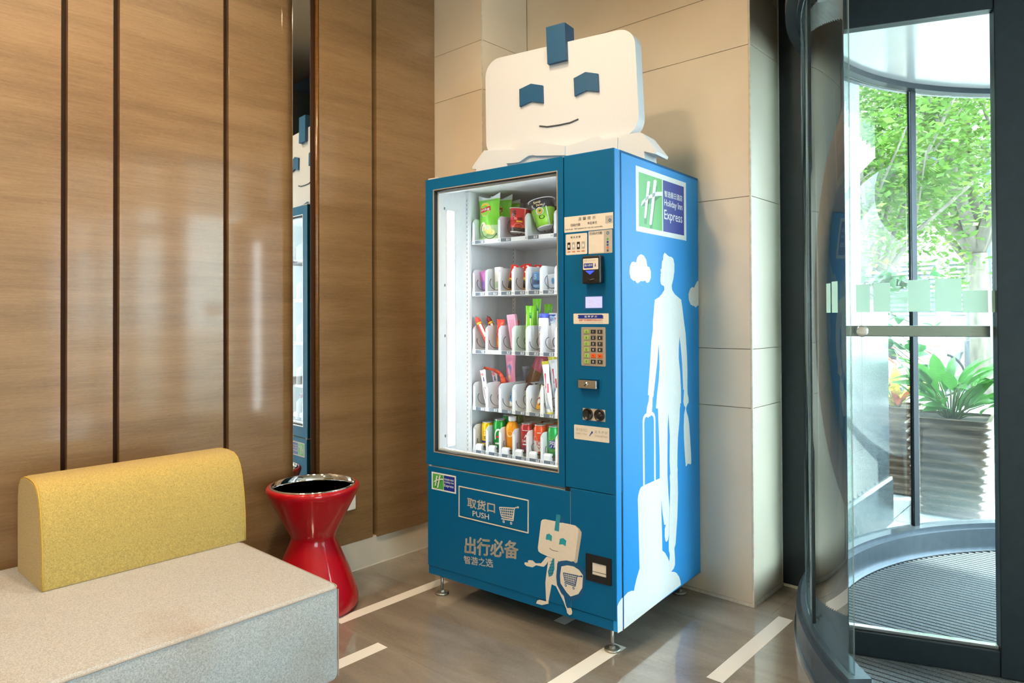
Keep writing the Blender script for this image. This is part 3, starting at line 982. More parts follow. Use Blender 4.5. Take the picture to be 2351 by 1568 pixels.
# lock
l = G(BLUE)
ring(l, [(0.813, 0.9715), (0.9078, 0.9715), (0.9078, 1.0135), (0.813, 1.0135)], [(0.8165, 0.975), (0.9043, 0.975), (0.9043, 1.010), (0.8165, 1.010)], -0.0025, 0.001)
lk = l.build('lock', vm, label='steel lock bar with round key barrel')
l = G(STEEL)
l.bbox(0.8200, 0.9000, -0.020, 0.0, 0.9775, 1.0080, 0.0018)
l.build('lock_bar', lk)
l = G(STEEL)
l.smooth = True
l.T = Matrix.Translation((0.8560, -0.020, 0.9928)) @ Matrix.Rotation(rad(90), 4, 'X')
l.lathe([(0.0, 0.004), (0.006, 0.004), (0.0065, 0.002), (0.009, 0.002), (0.0105, 0.0)], 24)
l.mat(BLACK)
l.lathe([(0.0, 0.0045), (0.0032, 0.0045), (0.0032, 0.004)], 16)
l.build('key_barrel', lk)
# coin slot and return button
c = G(M('coin_plate', (0.55, 0.48, 0.38), 0.5))
c.box(0.829, 0.9262, -0.0008, 0.001, 0.8565, 0.9008)
cp = c.build('coin_plate', vm, label='coin slot and coin return button plate')
for xx, kind in ((0.8517, 0), (0.9025, 1)):
    c = G(BLACK)
    c.smooth = True
    c.T = Matrix.Translation((xx, -0.0008, 0.8795)) @ Matrix.Rotation(rad(90), 4, 'X')
    c.lathe([(0.0, 0.0035), (0.0175, 0.0035), (0.0185, 0.006), (0.0205, 0.0062), (0.0222, 0.0045), (0.0226, 0.0)] if kind == 0 else [(0.0, 0.009), (0.008, 0.009), (0.0095, 0.007), (0.011, 0.003), (0.0175, 0.003), (0.019, 0.0062), (0.0205, 0.0062), (0.0222, 0.0045), (0.0226, 0.0)], 32)
    if kind == 0:
        c.smooth = False
        c.T = Matrix.Identity(4)
        c.mat(RUBBER)
        c.box(xx - 0.001, xx + 0.0022, -0.0052, -0.004, 0.866, 0.893)
    c.build('coin_slot' if kind == 0 else 'return_button', cp)
g = sticker('n', 0.789, 0.9428, 0.7805, 0.8350, 0.004, CREAMP)
g.mat(GREYP)
g.text('硬币投币口', 0.798, 0.8115, 0.050, 0.0120, FN(-0.0009), bold=0.01)
g.text('退 币 按 钮', 0.880, 0.8105, 0.056, 0.0115, FN(-0.0009), bold=0.01)
g.text('INSERT COINS', 0.7985, 0.7995, 0.048, 0.0065, FN(-0.0009), bold=0.008)
g.text('COINS RETURN', 0.8810, 0.7980, 0.053, 0.0065, FN(-0.0009), bold=0.008)
g.mat(NAVYP)
g.flat([(0.857, 0.797), (0.861, 0.806), (0.867, 0.812), (0.864, 0.8145), (0.8725, 0.8165), (0.872, 0.808), (0.8695, 0.8095), (0.863, 0.803), (0.860, 0.797)], FN(-0.0009))
g.build('coin_sticker', vm, label='cream coin instruction sticker')
# coin return cup
c = G(BLACK)
ring(c, rrect(0.840, 0.9500, 0.2580, 0.3570, 0.004), [(0.8640, 0.2840), (0.9285, 0.2840), (0.9285, 0.3285), (0.8640, 0.3285)], -0.004, 0.002)
cc = c.build('coin_return_cup', vm, label='square black coin return cup')
G(CREAMP).box(0.868, 0.929, -0.0012, 0.0, 0.284, 0.3285).build('return_flap', cc)
G(BLACK).box(0.864, 0.868, -0.003, 0.0, 0.284, 0.3285).box(0.868, 0.9285, -0.0022, -0.001, 0.2945, 0.2958).build('cup_lip', cc)
# ------------------------------------------------------------------ inside of the machine
def led(x0, x1):
    h = G(INNER)
    h.box(x0 - (0.0 if x0 < .4 else 0.004), x1 + (0.004 if x0 < .4 else 0.0), 0.072, 0.124, 0.655, 1.735)
    hh = h.build('lamp_holder', vm)
    G(LEDM).box(x0 + 0.003 if x0 < .4 else x0 - 0.007, x1 + 0.007 if x0 < .4 else x1 - 0.003, 0.078, 0.118, 0.66, 1.73).build('led_strip', hh)


led(0.052, 0.053)
led(0.734, 0.735)
SLOT = M('rail_slot', (0.16, 0.18, 0.2), 0.6)
for x0, y0 in ((0.0525, 0.206), (0.0525, 0.56)):
    r_ = G(INNER).box(x0, x0 + 0.020, y0, y0 + 0.016, 0.57, 1.835).build('shelf_rail', vm)
    s = G(SLOT)
    for k in range(58):
        z0 = 0.62 + 0.0205 * k
        s.box(x0 + 0.0055, x0 + 0.0085, y0 - 0.0004, y0, z0, z0 + 0.010)
        s.box(x0 + 0.0125, x0 + 0.0140, y0 - 0.0004, y0, z0 + 0.012, z0 + 0.0145)
    s.build('rail_slots', r_, kind='stuff')
for y0 in (0.0245,):
    for z0 in (0.70, 1.155, 1.385, 1.735):
        G(SLOT).box(0.0519, 0.0526, 0.058, 0.066, z0, z0 + 0.012).build('bolt_hole', vm)
for x0 in (0.30, 0.54):
    G(INNER).box(x0, x0 + 0.022, 0.648, 0.66, 0.57, 1.835).build('rear_rail', vm)

SEG = {'0': 'abcdef', '1': 'bc', '2': 'abged', '3': 'abgcd', '4': 'fgbc', '5': 'afgcd', '6': 'afgecd', '7': 'abc', '8': 'abcdefg', '9': 'abcdfg', '-': 'g'}


def seven(g, s, x1, z0, h, y):
    """slanted seven-segment figures, right aligned at x1"""
    w_ = h * 0.52
    t = h * 0.085
    x = x1
    for ch in reversed(s):
        if ch == '.':
            x -= h * 0.20
            g.flat([(x, z0), (x + t * 2, z0), (x + t * 2, z0 + t * 2), (x, z0 + t * 2)], FN(y))
            x -= h * 0.08
            continue
        x -= w_
        hh = h / 2
        R_ = {'a': (0, h - 2 * t, w_, h), 'd': (0, 0, w_, 2 * t), 'g': (0, hh - t, w_, hh + t), 'f': (0, hh, 2 * t, h), 'b': (w_ - 2 * t, hh, w_, h), 'e': (0, 0, 2 * t, hh), 'c': (w_ - 2 * t, 0, w_, hh)}
        for k in SEG[ch]:
            a, b, c, d = R_[k]
            g.flat([(x + a + b * .13, z0 + b), (x + c + b * .13, z0 + b), (x + c + d * .13, z0 + d), (x + a + d * .13, z0 + d)], FN(y))
        x -= h * 0.16


PCOL = M('code_print', (0.25, 0.27, 0.32), 0.5)
TRAYS = [('A', 1.586, 1.605, 0.104, 0.1555, 4, ['7.0', '10.0', '10.0', '-'], 0.038),
         ('B', 1.3430, 1.3627, 0.1075, 0.078, 7, ['10.0', '15.0', '10.0', '10.0', '15.0', '35.0', ''], 0.0275),
         ('C', 1.0742, 1.0930, 0.113, 0.078, 7, ['4.0', None, '15.0', '10.0', '35.0', '12.0', ''], 0.0275),
         ('D', 0.8100, 0.8263, 0.114, 0.078, 7, ['10.0', '10.0', '3.0', '18.0', '5.0', '15.0', ''], 0.0275),
         ('E', 0.6075, 0.6254, 0.114, 0.078, 7, ['10.0', '6.0', '10.0', '6.0', '5.0', '5.0', ''], 0.0275)]
random.seed(11)
COILS = {}
for code, z0, z1, dh, pitch, nc, prices, cr_ in TRAYS:
    t = G(INNER)
    t.box(0.0775, 0.728, 0.2205, 0.2225, z0, z1)
    t.box(0.0775, 0.728, 0.2225, 0.62, z0, z0 + 0.004)
    t.box(0.0775, 0.0795, 0.2225, 0.62, z0, z1 + 0.02)
    t.box(0.726, 0.728, 0.2225, 0.62, z0, z1 + 0.02)
    t.box(0.0775, 0.728, 0.616, 0.62, z0, z1 + 0.02)
    tray = t.build('shelf_tray', vm)
    for i in range(nc):
        xl = 0.0785 + pitch * i
        top = z1 + dh
        d = G(INNER)
        d.prism([(0.223, z1 - 0.004), (0.223, top - 0.022), (0.227, top - 0.012), (0.240, top - 0.002), (0.247, top), (0.60, top), (0.60, z1 - 0.004)], lambda a, b, t_: (t_, a, b), xl, xl + 0.0016)
        d.prism([(xl + 0.0016, z1 - 0.004), (xl + 0.0125, z1 - 0.004), (xl + 0.0125, top - 0.024), (xl + 0.009, top - 0.019), (xl + 0.0016, top - 0.019)], lambda a, b, t_: (a, t_, b), 0.2235, 0.2250)
        d.build('divider', tray)
        # price display
        tx = 0.0987 + pitch * i if code != 'A' else (0.0973, 0.2533, 0.4077, 0.5461)[i]
        p = G(LCDM)
        zc = (z0 + z1) / 2
        hh = 0.0078
        pr_ = prices[i]
        if pr_ is None:
            p.mat(INNER)
            p.box(tx, tx + 0.0575, 0.2195, 0.2206, zc - hh, zc + hh)
            p.mat(PCOL)
            for j in range(7):
                p.flat([(tx + .012 + .0045 * j, zc - .0015), (tx + .015 + .0045 * j, zc - .0015), (tx + .015 + .0045 * j, zc + .0015), (tx + .012 + .0045 * j, zc + .0015)], FN(0.2192))
        else:
            p.box(tx, tx + 0.0575, 0.2195, 0.2206, zc - hh, zc + hh)
            p.mat(WHITEP)
            if pr_:
                seven(p, pr_, tx + 0.050, zc - 0.0052, 0.0104, 0.2192)
        p.mat(PCOL)
        p.text(code + str(i + 1), tx - 0.0165, zc - 0.0045, 0.0125, 0.0095, FN(0.2200))
        p.build('price_display', tray)
        # product coil
        xc = xl + (0.039 if code != 'A' else 0.078)
        zc2 = z1 + cr_ + 0.008
        ph = random.uniform(0.2, 1.6) + PI
        key = round(cr_, 4)
        if key not in COILS:
            c = G(COILM)
            c.smooth = True
            pts = []
            for k in range(96 + 1):
                a = 2 * PI * k / 20
                pts.append((cr_ * math.cos(a), 0.055 * k / 20, cr_ * math.sin(a)))
            c.tube(pts, 0.0015, 6)
            co = c.build('product_coil', tray)
            COILS[key] = co
        else:
            co = dup(COILS[key], 'product_coil', tray)
        co.location = (xc, 0.236, zc2)
        co.rotation_euler = (0, ph, 0)
        if code == 'E':
            s = G(INNER)
            s.prism([(0.2225, z1 - .006), (0.2225, z1 + .018), (0.230, z1 + .026), (0.245, z1 + .026), (0.245, z1 - .006)], lambda a, b, t_: (t_, a, b), xl + 0.015, xl + 0.050)
            s.mat(BLACK)
            s.box(xl + 0.050, xl + 0.074, 0.238, 0.26, z1 + .012, z1 + .0165)
            s.build('can_stop', tray)

# ------------------------------------------------------------------ products
def prod(name, label, cat, x, y, z, tilt_y=0.0, tilt_x=0.0, rz=0.0, group=None):
    o = thing(name, label, cat, group=group)
    o.matrix_world = ROOT @ Matrix.Translation((x, y, z)) @ Matrix.Rotation(rad(rz), 4, 'Z') @ Matrix.Rotation(rad(tilt_x), 4, 'X') @ Matrix.Rotation(rad(tilt_y), 4, 'Y')
    return o


def PM(name, r, g_, b, rough=0.35, **k):
    return M('pack_' + name, srgb(r, g_, b), rough, **k)


ALU = M('can_aluminium', (0.75, 0.76, 0.78), 0.28, metal=0.9)
PW = PM('white', 240, 242, 244)
PK = PM('black', 30, 30, 34)


def cyl(r):
    return lambda a, b: ((r + 0.0004) * math.sin(a / r), -(r + 0.0004) * math.cos(a / r), b)


def can(label, x, y, z, body, deco=None, r=0.0285, h=0.118, rz=20, name='drink_can'):
    o = prod(name, label, 'can', x, y, z, rz=rz, group='drink cans on the lowest tray')
    g = G(body)
    g.smooth = True
    g.lathe([(0.0, 0.002), (r - .007, 0.0), (r - .001, 0.008), (r, 0.013), (r, h - .016), (r - .0035, h - .007), (r - .0045, h - .005)], 32)
    g.build('can_body', o)
    g = G(ALU)
    g.smooth = True
    g.lathe([(r - .0045, h - .005), (r - .003, h - .002), (r - .0035, h), (r - .005, h - .001), (r - .0065, h - .005), (0.0, h - .005)], 32)
    g.smooth = False
    g.box(-0.004, 0.004, -0.013, 0.004, h - .0048, h - .0035)
    g.build('lid', o)
    if deco:
        g = G(PW)
        deco(g, cyl(r), r, h)
        g.build('can_print', o)
    return o


def strip(g, fn, a0, a1, b0, b1, n=10, top=None):
    for k in range(n):
        x0, x1 = a0 + (a1 - a0) * k / n, a0 + (a1 - a0) * (k + 1) / n
        g.flat([(x0, b0), (x1, b0), (x1, b1), (x0, b1)], fn)


def disc(g, fn, cx, cz, rx, rz_, n=20, m_=None):
    if m_:
        g.mat(m_)
    g.flat([(cx + rx * math.cos(2 * PI * k / n), cz + rz_ * math.sin(2 * PI * k / n)) for k in range(n)], fn)


def d_yellow(g, fn, r, h):
    g.mat(PM('navy', 25, 40, 110)); strip(g, fn, -0.03, 0.03, 0.018, 0.028)
    g.mat(PM('can_red', 205, 40, 40)); disc(g, fn, -0.009, 0.066, 0.007, 0.008); disc(g, fn, 0.012, 0.066, 0.007, 0.008)
    g.mat(PK); g.text('红牛', -0.012, 0.036, 0.025, 0.016, cyl(r + .0003), bold=0.02)


def d_green(g, fn, r, h):
    g.mat(PW)
    for k in range(14):
        a0, a1 = rad(30 + 13 * k), rad(30 + 13 * (k + 1))
        q = [(0.021 * math.cos(a0), 0.058 + 0.034 * math.sin(a0)), (0.021 * math.cos(a1), 0.058 + 0.034 * math.sin(a1)), (0.014 * math.cos(a1), 0.058 + 0.026 * math.sin(a1)), (0.014 * math.cos(a0), 0.058 + 0.026 * math.sin(a0))]
        g.flat(q, fn)
    strip(g, fn, -0.018, 0.02, 0.020, 0.028)
    g.mat(PM('can_red', 205, 40, 40)); strip(g, cyl(r + .0003), -0.012, 0.014, 0.050, 0.058, 6)


def d_dark(g, fn, r, h):
    g.mat(PK); g.flat([(-0.014, 0.062), (0.0, 0.088), (0.014, 0.062)], fn)
    g.mat(PW); g.flat([(-0.009, 0.064), (0.0, 0.082), (0.009, 0.064)], cyl(r + .0003)); strip(g, fn, -0.018, 0.018, 0.098, 0.100)
    g.text('DARK', -0.018, 0.046, 0.036, 0.012, cyl(r + .0003), bold=0.02); strip(g, cyl(r + .0003), -0.016, 0.016, 0.034, 0.040)
    g.mat(PM('plum', 120, 40, 90)); strip(g, fn, -0.02, 0.02, 0.012, 0.026)


def d_ice(g, fn, r, h):
    g.mat(PM('ice', 225, 228, 235)); strip(g, fn, -0.088, 0.088, 0.014, 0.060, 24); disc(g, fn, -0.020, 0.064, 0.012, 0.016); disc(g, fn, 0.018, 0.068, 0.012, 0.016)
    g.mat(PM('can_red', 205, 40, 40)); g.text('ICE', -0.012, 0.040, 0.026, 0.020, cyl(r + .0004), bold=0.02); g.flat([(0.0, 0.022), (0.008, 0.036), (-0.008, 0.036)], cyl(r + .0004))
    g.mat(PW); strip(g, cyl(r + .0003), -0.009, 0.009, 0.094, 0.097, 4)


def d_fanta(g, fn, r, h):
    g.mat(PM('orange', 240, 130, 30)); disc(g, fn, 0.006, 0.068, 0.014, 0.012)
    g.mat(PM('leaf', 110, 190, 40)); disc(g, fn, -0.010, 0.078, 0.010, 0.006)
    g.mat(PM('royal', 35, 50, 160)); strip(g, fn, -0.022, 0.022, 0.036, 0.070)
    g.mat(PW); g.text('芬达', -0.020, 0.038, 0.040, 0.030, cyl(r + .0004), bold=0.05)
    g.mat(PM('melon', 230, 90, 80)); disc(g, fn, -0.004, 0.028, 0.010, 0.005)


ZE = 0.6355
CG, CR, COR, CYL = PM('can_green', 20, 150, 60, 0.25, metal=0.3), PM('can_crimson', 185, 35, 55, 0.25, metal=0.3), PM('can_orange', 235, 85, 45, 0.25, metal=0.2), PM('can_yellow', 240, 195, 20, 0.25, metal=0.3)
can('yellow drink can with two red marks beside the left wall', 0.115, 0.285, ZE, CYL, d_yellow, r=0.0275, h=0.116, rz=25)
can('green drink can with white swoosh next to the yellow can', 0.190, 0.285, ZE, CG, d_green, r=0.0295, h=0.134, rz=25)
can('crimson drink can with dark mountain emblem', 0.349, 0.285, ZE, CR, d_dark, r=0.0285, h=0.130, rz=25)
can('orange and white drink can with red letters', 0.4225, 0.285, ZE, COR, d_ice, r=0.0285, h=0.131, rz=25)
can('green soda can with blue and white lettering', 0.500, 0.285, ZE, PM('soda_green', 20, 175, 90, 0.25, metal=0.3), d_fanta, r=0.0285, h=0.131, rz=25)
can('green can standing behind the orange juice bottle', 0.190, 0.352, ZE, CG, d_green, r=0.0295, h=0.146, rz=25)
can('dark green can farthest back behind the juice bottle', 0.190, 0.42, ZE, PM('can_dgreen', 15, 95, 45, 0.3, metal=0.3), None, r=0.0295, h=0.146, rz=25)
can('crimson can right behind the mountain can', 0.349, 0.352, ZE, CR, d_dark, rz=25, h=0.130)
can('crimson can at the back of the mountain can row', 0.349, 0.42, ZE, CR, None, rz=25, h=0.130)
can('orange can right behind the red lettered can', 0.4225, 0.352, ZE, COR, None, rz=25, h=0.131)
can('orange can at the back of the red lettered row', 0.4225, 0.42, ZE, COR, None, rz=25, h=0.131)
can('green soda can behind the blue lettered soda', 0.500, 0.352, ZE, PM('soda_green', 20, 175, 90), None, rz=25, h=0.131)
can('dark cola can cut off by the window edge', 0.580, 0.285, ZE, PM('cola', 120, 20, 25, 0.25, metal=0.3), None, rz=25, h=0.131)
# juice bottle
JUICE = PM('juice', 250, 160, 10, 0.15)
o = prod('juice_bottle', 'orange juice bottle with white cap among the cans', 'bottle', 0.265, 0.285, ZE - 0.002, rz=25)
g = G(JUICE)
g.smooth = True
g.lathe([(0.0, 0.0), (0.024, 0.0), (0.028, 0.005), (0.028, 0.045), (0.0285, 0.060), (0.031, 0.085), (0.0305, 0.100), (0.027, 0.115), (0.020, 0.126), (0.0155, 0.131)], 32)
g.build('bottle_body', o)
g = G(PM('clear_neck', 200, 190, 150, 0.1))
g.smooth = True
g.lathe([(0.0155, 0.131), (0.0155, 0.137)], 24)
g.build('neck', o)
g = G(PW)
g.lathe([(0.0, 0.135), (0.0185, 0.135), (0.0185, 0.152), (0.0175, 0.154), (0.0, 0.154)], 28)
g.build('cap', o)
g = G(PM('slice', 255, 225, 150))
fn = cyl(0.0315)
disc(g, fn, -0.006, 0.078, 0.015, 0.015, 24)
g.mat(JUICE)
for k in range(6):
    a = PI * k / 6
    g.flat([(-0.006 - .012 * math.cos(a) - .0006 * math.sin(a), 0.078 - .012 * math.sin(a) + .0006 * math.cos(a)), (-0.006 - .012 * math.cos(a) + .0006 * math.sin(a), 0.078 - .012 * math.sin(a) - .0006 * math.cos(a)), (-0.006 + .012 * math.cos(a), 0.078 + .012 * math.sin(a))], cyl(0.032))
g.build('fruit_print', o)


def bag(name, label, x, y, z, w_, h, t, bands, tilt_y=0, tilt_x=0, rz=0, deco=None, group=None, cat='snack', seam=0.07, wav=0.0):
    """pillow pack: flat crimped ends, full belly"""
    o = prod(name, label, cat, x, y, z, tilt_y, tilt_x, rz, group)
    nu, nv = 10, 16
    g = G(bands[0][2])
    g.smooth = True

    def pt(u, v, s):
        e = max(0.0, min(1.0, min(v, 1 - v) / 0.28))
        bul = (1 - abs(u) ** 2.2) * math.sin(e * PI / 2) ** 0.8
        if v < seam or v > 1 - seam:
            bul = 0
        sq = 1 - 0.06 * math.sin(PI * v)
        zz = v * h
        if v > 0.999:
            zz += wav * h * (abs(u) ** 1.5) - wav * h * 0.3
        return (u * w_ / 2 * sq, s * (t / 2 * bul + 0.0006) + 0.002 * math.sin(9 * v + 5 * u), zz)
    for s in (-1, 1):
        for j in range(nv):
            v0, v1 = j / nv, (j + 1) / nv
            vm_ = (v0 + v1) / 2
            for a, b, m_ in bands:
                if a <= vm_ < b:
                    g.mat(m_)
            for i in range(nu):
                u0, u1 = -1 + 2 * i / nu, -1 + 2 * (i + 1) / nu
                g.add([pt(u0, v0, s), pt(u1, v0, s), pt(u1, v1, s), pt(u0, v1, s)], [(0, 1, 2, 3) if s < 0 else (3, 2, 1, 0)])
    g.build('pouch', o)
    if deco:
        def fn(a, b, lift=0.0):
            p = pt(max(-1, min(1, a / (w_ / 2))), max(0, min(1, b / h)), -1)
            return (a, p[1] - 0.0008 - lift, b)
        g = G(PW)
        deco(g, fn)
        g.build('pack_print', o)
    return o


def d_chips(g, fn):
    f2 = lambda a, b: fn(a, b, 0.0004)
    f3 = lambda a, b: fn(a, b, 0.0008)
    disc(g, fn, -0.008, 0.138, 0.031, 0.033, 24, PW)
    disc(g, f2, -0.008, 0.138, 0.029, 0.031, 24, PM('gold', 250, 200, 40))
    g.mat(PM('label_red', 215, 40, 35))
    for k in range(8):
        a0, a1 = -0.040 + 0.008 * k, -0.040 + 0.008 * (k + 1)
        s0, s1 = 0.004 * math.sin(a0 * 80), 0.004 * math.sin(a1 * 80)
        g.flat([(a0, 0.128 + s0), (a1, 0.128 + s1), (a1, 0.148 + s1), (a0, 0.148 + s0)], f3)
    g.mat(PW)
    g.text("Lay's乐事", -0.037, 0.130, 0.056, 0.014, lambda a, b: fn(a, b, 0.0016), bold=0.02, shear=0.1)
    disc(g, fn, 0.002, 0.045, 0.026, 0.022, 18, PM('chip', 245, 225, 120))
    disc(g, f2, -0.022, 0.060, 0.018, 0.022, 18, PM('cream', 250, 245, 215))
    disc(g, f2, 0.022, 0.030, 0.020, 0.013, 18, PM('chip', 245, 225, 120))
    disc(g, f3, -0.020, 0.028, 0.015, 0.012, 18, PM('cucumber', 190, 230, 150))


LG, WG = PM('lime', 130, 215, 60), PM('lime_pale', 205, 240, 180)
bands = [(0, 0.30, WG), (0.30, 0.92, LG), (0.92, 1.01, PM('bag_silver', 225, 232, 235, 0.25))]
bag('crisps_bag', 'lime green potato crisps bag at the front of the top tray', 0.145, 0.275, 1.612, 0.130, 0.200, 0.050, bands, tilt_y=-1.5, deco=d_chips, wav=0.10, group='crisps bags')
bag('crisps_bag', 'second lime green crisps bag directly behind the front one', 0.150, 0.345, 1.612, 0.130, 0.203, 0.045, bands, tilt_y=2, deco=d_chips, wav=0.10, group='crisps bags')
bag('crisps_bag', 'rearmost lime green crisps bag on the top tray', 0.150, 0.415, 1.612, 0.130, 0.195, 0.045, bands, deco=d_chips, wav=0.04, group='crisps bags')


def cup(label, x, y, z, r0, r1, h, lower, upper, split, deco, ty=0, tx=0):
    o = prod('noodle_cup', label, 'cup', x, y, z, ty, tx, 20, group='instant noodle cups')
    g = G(lower)
    g.smooth = True
    rs = r0 + (r1 - r0) * split
    g.lathe([(0.0, 0.0), (r0, 0.0), (rs, h * split)], 36)
    g.mat(upper)
    g.lathe([(rs, h * split), (r1, h * 0.985)], 36)
    g.build('cup_body', o)
    g = G(PW)
    g.lathe([(0.0, h * 0.985), (r1 + 0.003, h * 0.98), (r1 + 0.003, h), (0.0, h)], 36)
    g.lathe([(0.0, -0.001), (r0 + 0.0008, -0.001), (r0 + 0.001, 0.003)], 36)
    g.build('rim', o)

    def fn(a, b):
        r = r0 + (r1 - r0) * b / h + 0.0006
        return (r * math.sin(a / r), -r * math.cos(a / r), b)
    if deco:
        g = G(PW)
        deco(g, fn)
        g.build('cup_print', o)
    return o


def lift(fn, k):
    def f(a, b):
        p = Vector(fn(a, b))
        q = Vector((p.x, p.y, 0)).normalized() * k
        return (p.x + q.x, p.y + q.y, p.z)
    return f


def d_shin(g, fn):
    g.mat(PK); strip(g, fn, -0.050, 0.050, 0.0, 0.020, 16)
    g.mat(PM('noodle', 225, 175, 130)); disc(g, lift(fn, .0003), 0.006, 0.026, 0.022, 0.014, 20)
    g.mat(PM('noodle_red', 200, 70, 50)); disc(g, lift(fn, .0006), 0.004, 0.024, 0.009, 0.006, 12); disc(g, lift(fn, .0006), 0.014, 0.030, 0.005, 0.003, 12)
    g.mat(PK); g.text('辛', -0.034, 0.055, 0.026, 0.045, lift(fn, .0004), bold=0.05); g.text('拉面', 0.000, 0.055, 0.022, 0.011, lift(fn, .0004), bold=0.02)
    g.mat(PM('gold', 250, 200, 40)); strip(g, lift(fn, .0004), -0.004, 0.024, 0.044, 0.051, 5)
    g.mat(PM('pale_red', 240, 120, 110)); strip(g, lift(fn, .0003), 0.030, 0.036, 0.02, 0.107, 3)


def d_soup(g, fn):
    g.mat(PM('gold_cream', 235, 215, 170)); g.text('Soup', -0.026, 0.100, 0.036, 0.015, lift(fn, .0004), bold=0.03); g.text('Daren', -0.014, 0.090, 0.030, 0.010, lift(fn, .0004), bold=0.03)
    g.mat(PW); disc(g, lift(fn, .0003), -0.004, 0.068, 0.018, 0.017, 22)
    g.mat(PM('bowl_food', 240, 190, 90)); disc(g, lift(fn, .0006), -0.004, 0.068, 0.013, 0.012, 18)
    g.mat(CG); disc(g, lift(fn, .0009), -0.002, 0.070, 0.005, 0.004, 10)
    g.mat(PK); disc(g, lift(fn, .0003), 0.000, 0.040, 0.013, 0.008, 16)
    g.mat(PM('cup_green', 150, 215, 60)); disc(g, lift(fn, .0006), 0.000, 0.043, 0.009, 0.004, 12)
    g.mat(PW); strip(g, lift(fn, .0002), 0.026, 0.031, 0.0, 0.085, 3)


CUPR, CUPG, CUPK = PM('cup_red', 225, 40, 45), PM('cup_green', 150, 215, 60), PM('cup_black', 40, 44, 52, 0.2)
cup('red noodle cup tipped in its coil on the top tray', 0.309, 0.285, 1.630, 0.041, 0.053, 0.108, CUPR, CUPR, 0.5, d_shin, ty=7)
cup('red noodle cup behind the tipped red one', 0.312, 0.392, 1.628, 0.041, 0.053, 0.108, CUPR, PM('cup_dark_red', 130, 25, 35), 0.6, None, ty=-8)
cup('green and black soup cup leaning over beside the red noodle cup', 0.462, 0.285, 1.641, 0.042, 0.0585, 0.124, CUPG, CUPK, 0.66, d_soup, ty=-12, tx=-4)
cup('blue and black soup cup behind the green one', 0.505, 0.395, 1.625, 0.042, 0.0585, 0.124, PM('cup_blue', 95, 160, 215), CUPK, 0.68, None, ty=-3)


def slab(name, label, cat, x, y, z, w_, t, h, m_, ty=0, tx=0, rz=0, deco=None, group=None, b=0.0015):
    o = prod(name, label, cat, x, y, z, ty, tx, rz, group)
    G(m_).bbox(-w_ / 2, w_ / 2, -t / 2, t / 2, 0, h, b).build('pack_body', o)
    if deco:
        g = G(PW)
        deco(g, lambda a, b_: (a, -t / 2 - 0.0005, b_), w_, h)
        g.build('pack_print', o)
    return o


# second tray
bag('sachet', 'purple and pink sachet leaning by the left wall', 0.123, 0.275, 1.368, 0.052, 0.098, 0.012, [(0, .5, PM('violet', 150, 110, 190)), (.5, 1.01, PM('orchid', 200, 110, 190))], tilt_y=-12, deco=lambda g, fn: (g.mat(PM('violet_d', 95, 70, 160)), g.flat([(0.005, 0.055), (0.024, 0.055), (0.024, 0.09), (0.012, 0.09)], fn)))


def d_mint(g, fn, w_, h):
    g.mat(PM('mint', 190, 225, 190)); g.flat([(-w_ / 2 + .003, .012), (w_ / 2 - .003, .012), (w_ / 2 - .003, .05), (-w_ / 2 + .003, .04)], fn)
    g.mat(GREYP)
    for k in range(4):
        g.flat([(-.008, .018 + .007 * k), (.010, .018 + .007 * k), (.010, .020 + .007 * k), (-.008, .020 + .007 * k)], lambda a, b: (a, fn(a, b)[1] - .0004, b))


slab('pill_box', 'white and pale green box on the second tray', 'box', 0.195, 0.280, 1.368, 0.034, 0.022, 0.110, PW, deco=d_mint, ty=-2)
slab('pill_box', 'plain white box half hidden beside the battery card', 'box', 0.225, 0.38, 1.368, 0.045, 0.020, 0.100, PM('ivory', 232, 232, 235))


def battery_card(label, x, y, ty, shown=True, z=1.368):
    o = prod('battery_card', label, 'battery pack', x, y, z, ty, 0, 12, group='battery cards')
    g = G(PM('card_red', 200, 35, 35))
    w_, h = 0.038, 0.118
    g.prism(rrect(-w_ / 2, w_ / 2, 0.042, h, 0.004), lambda a, b, t: (a, t, b), -0.0008, 0.0008)
    g.mat(PM('card_orange', 245, 150, 30))
    g.prism([(-w_ / 2, 0.0), (w_ / 2, 0.0), (w_ / 2, 0.042), (-w_ / 2, 0.042)], lambda a, b, t: (a, t, b), -0.0008, 0.0008)
    g.mat(PW)
    g.flat([(-0.014, 0.078), (0.014, 0.080), (0.014, 0.087), (-0.014, 0.085)], FN(-0.0012))
    g.flat([(-0.006, 0.105), (0.006, 0.105), (0.006, 0.111), (-0.006, 0.111)], FN(-0.0011))
    g.build('hang_card', o)
    if shown:
        for xx in (-0.0085, 0.0085):
            b = G(PK)
            b.smooth = True
            b.lathe([(0.0, 0.008), (0.007, 0.008), (0.007, 0.042)], 16, (xx, -0.0075, 0))
            b.mat(PM('copper', 225, 165, 60, 0.25, metal=0.8))
            b.lathe([(0.007, 0.042), (0.007, 0.056), (0.0, 0.056)], 16, (xx, -0.0075, 0))
            b.build('battery_cell', o)
    return o


battery_card('red battery hang card at the front of the second tray', 0.270, 0.275, 10)
battery_card('red battery hang card one place behind the front card', 0.282, 0.345, 4, False)
battery_card('red battery hang card two places behind the front card', 0.278, 0.415, 8, False)
battery_card('rearmost red battery hang card in the first card row', 0.276, 0.485, 3, False)
battery_card('red battery hang card turned edge-on in the fourth column', 0.352, 0.285, 2, True)
battery_card('red battery hang card behind the edge-on card', 0.352, 0.36, 4, False)


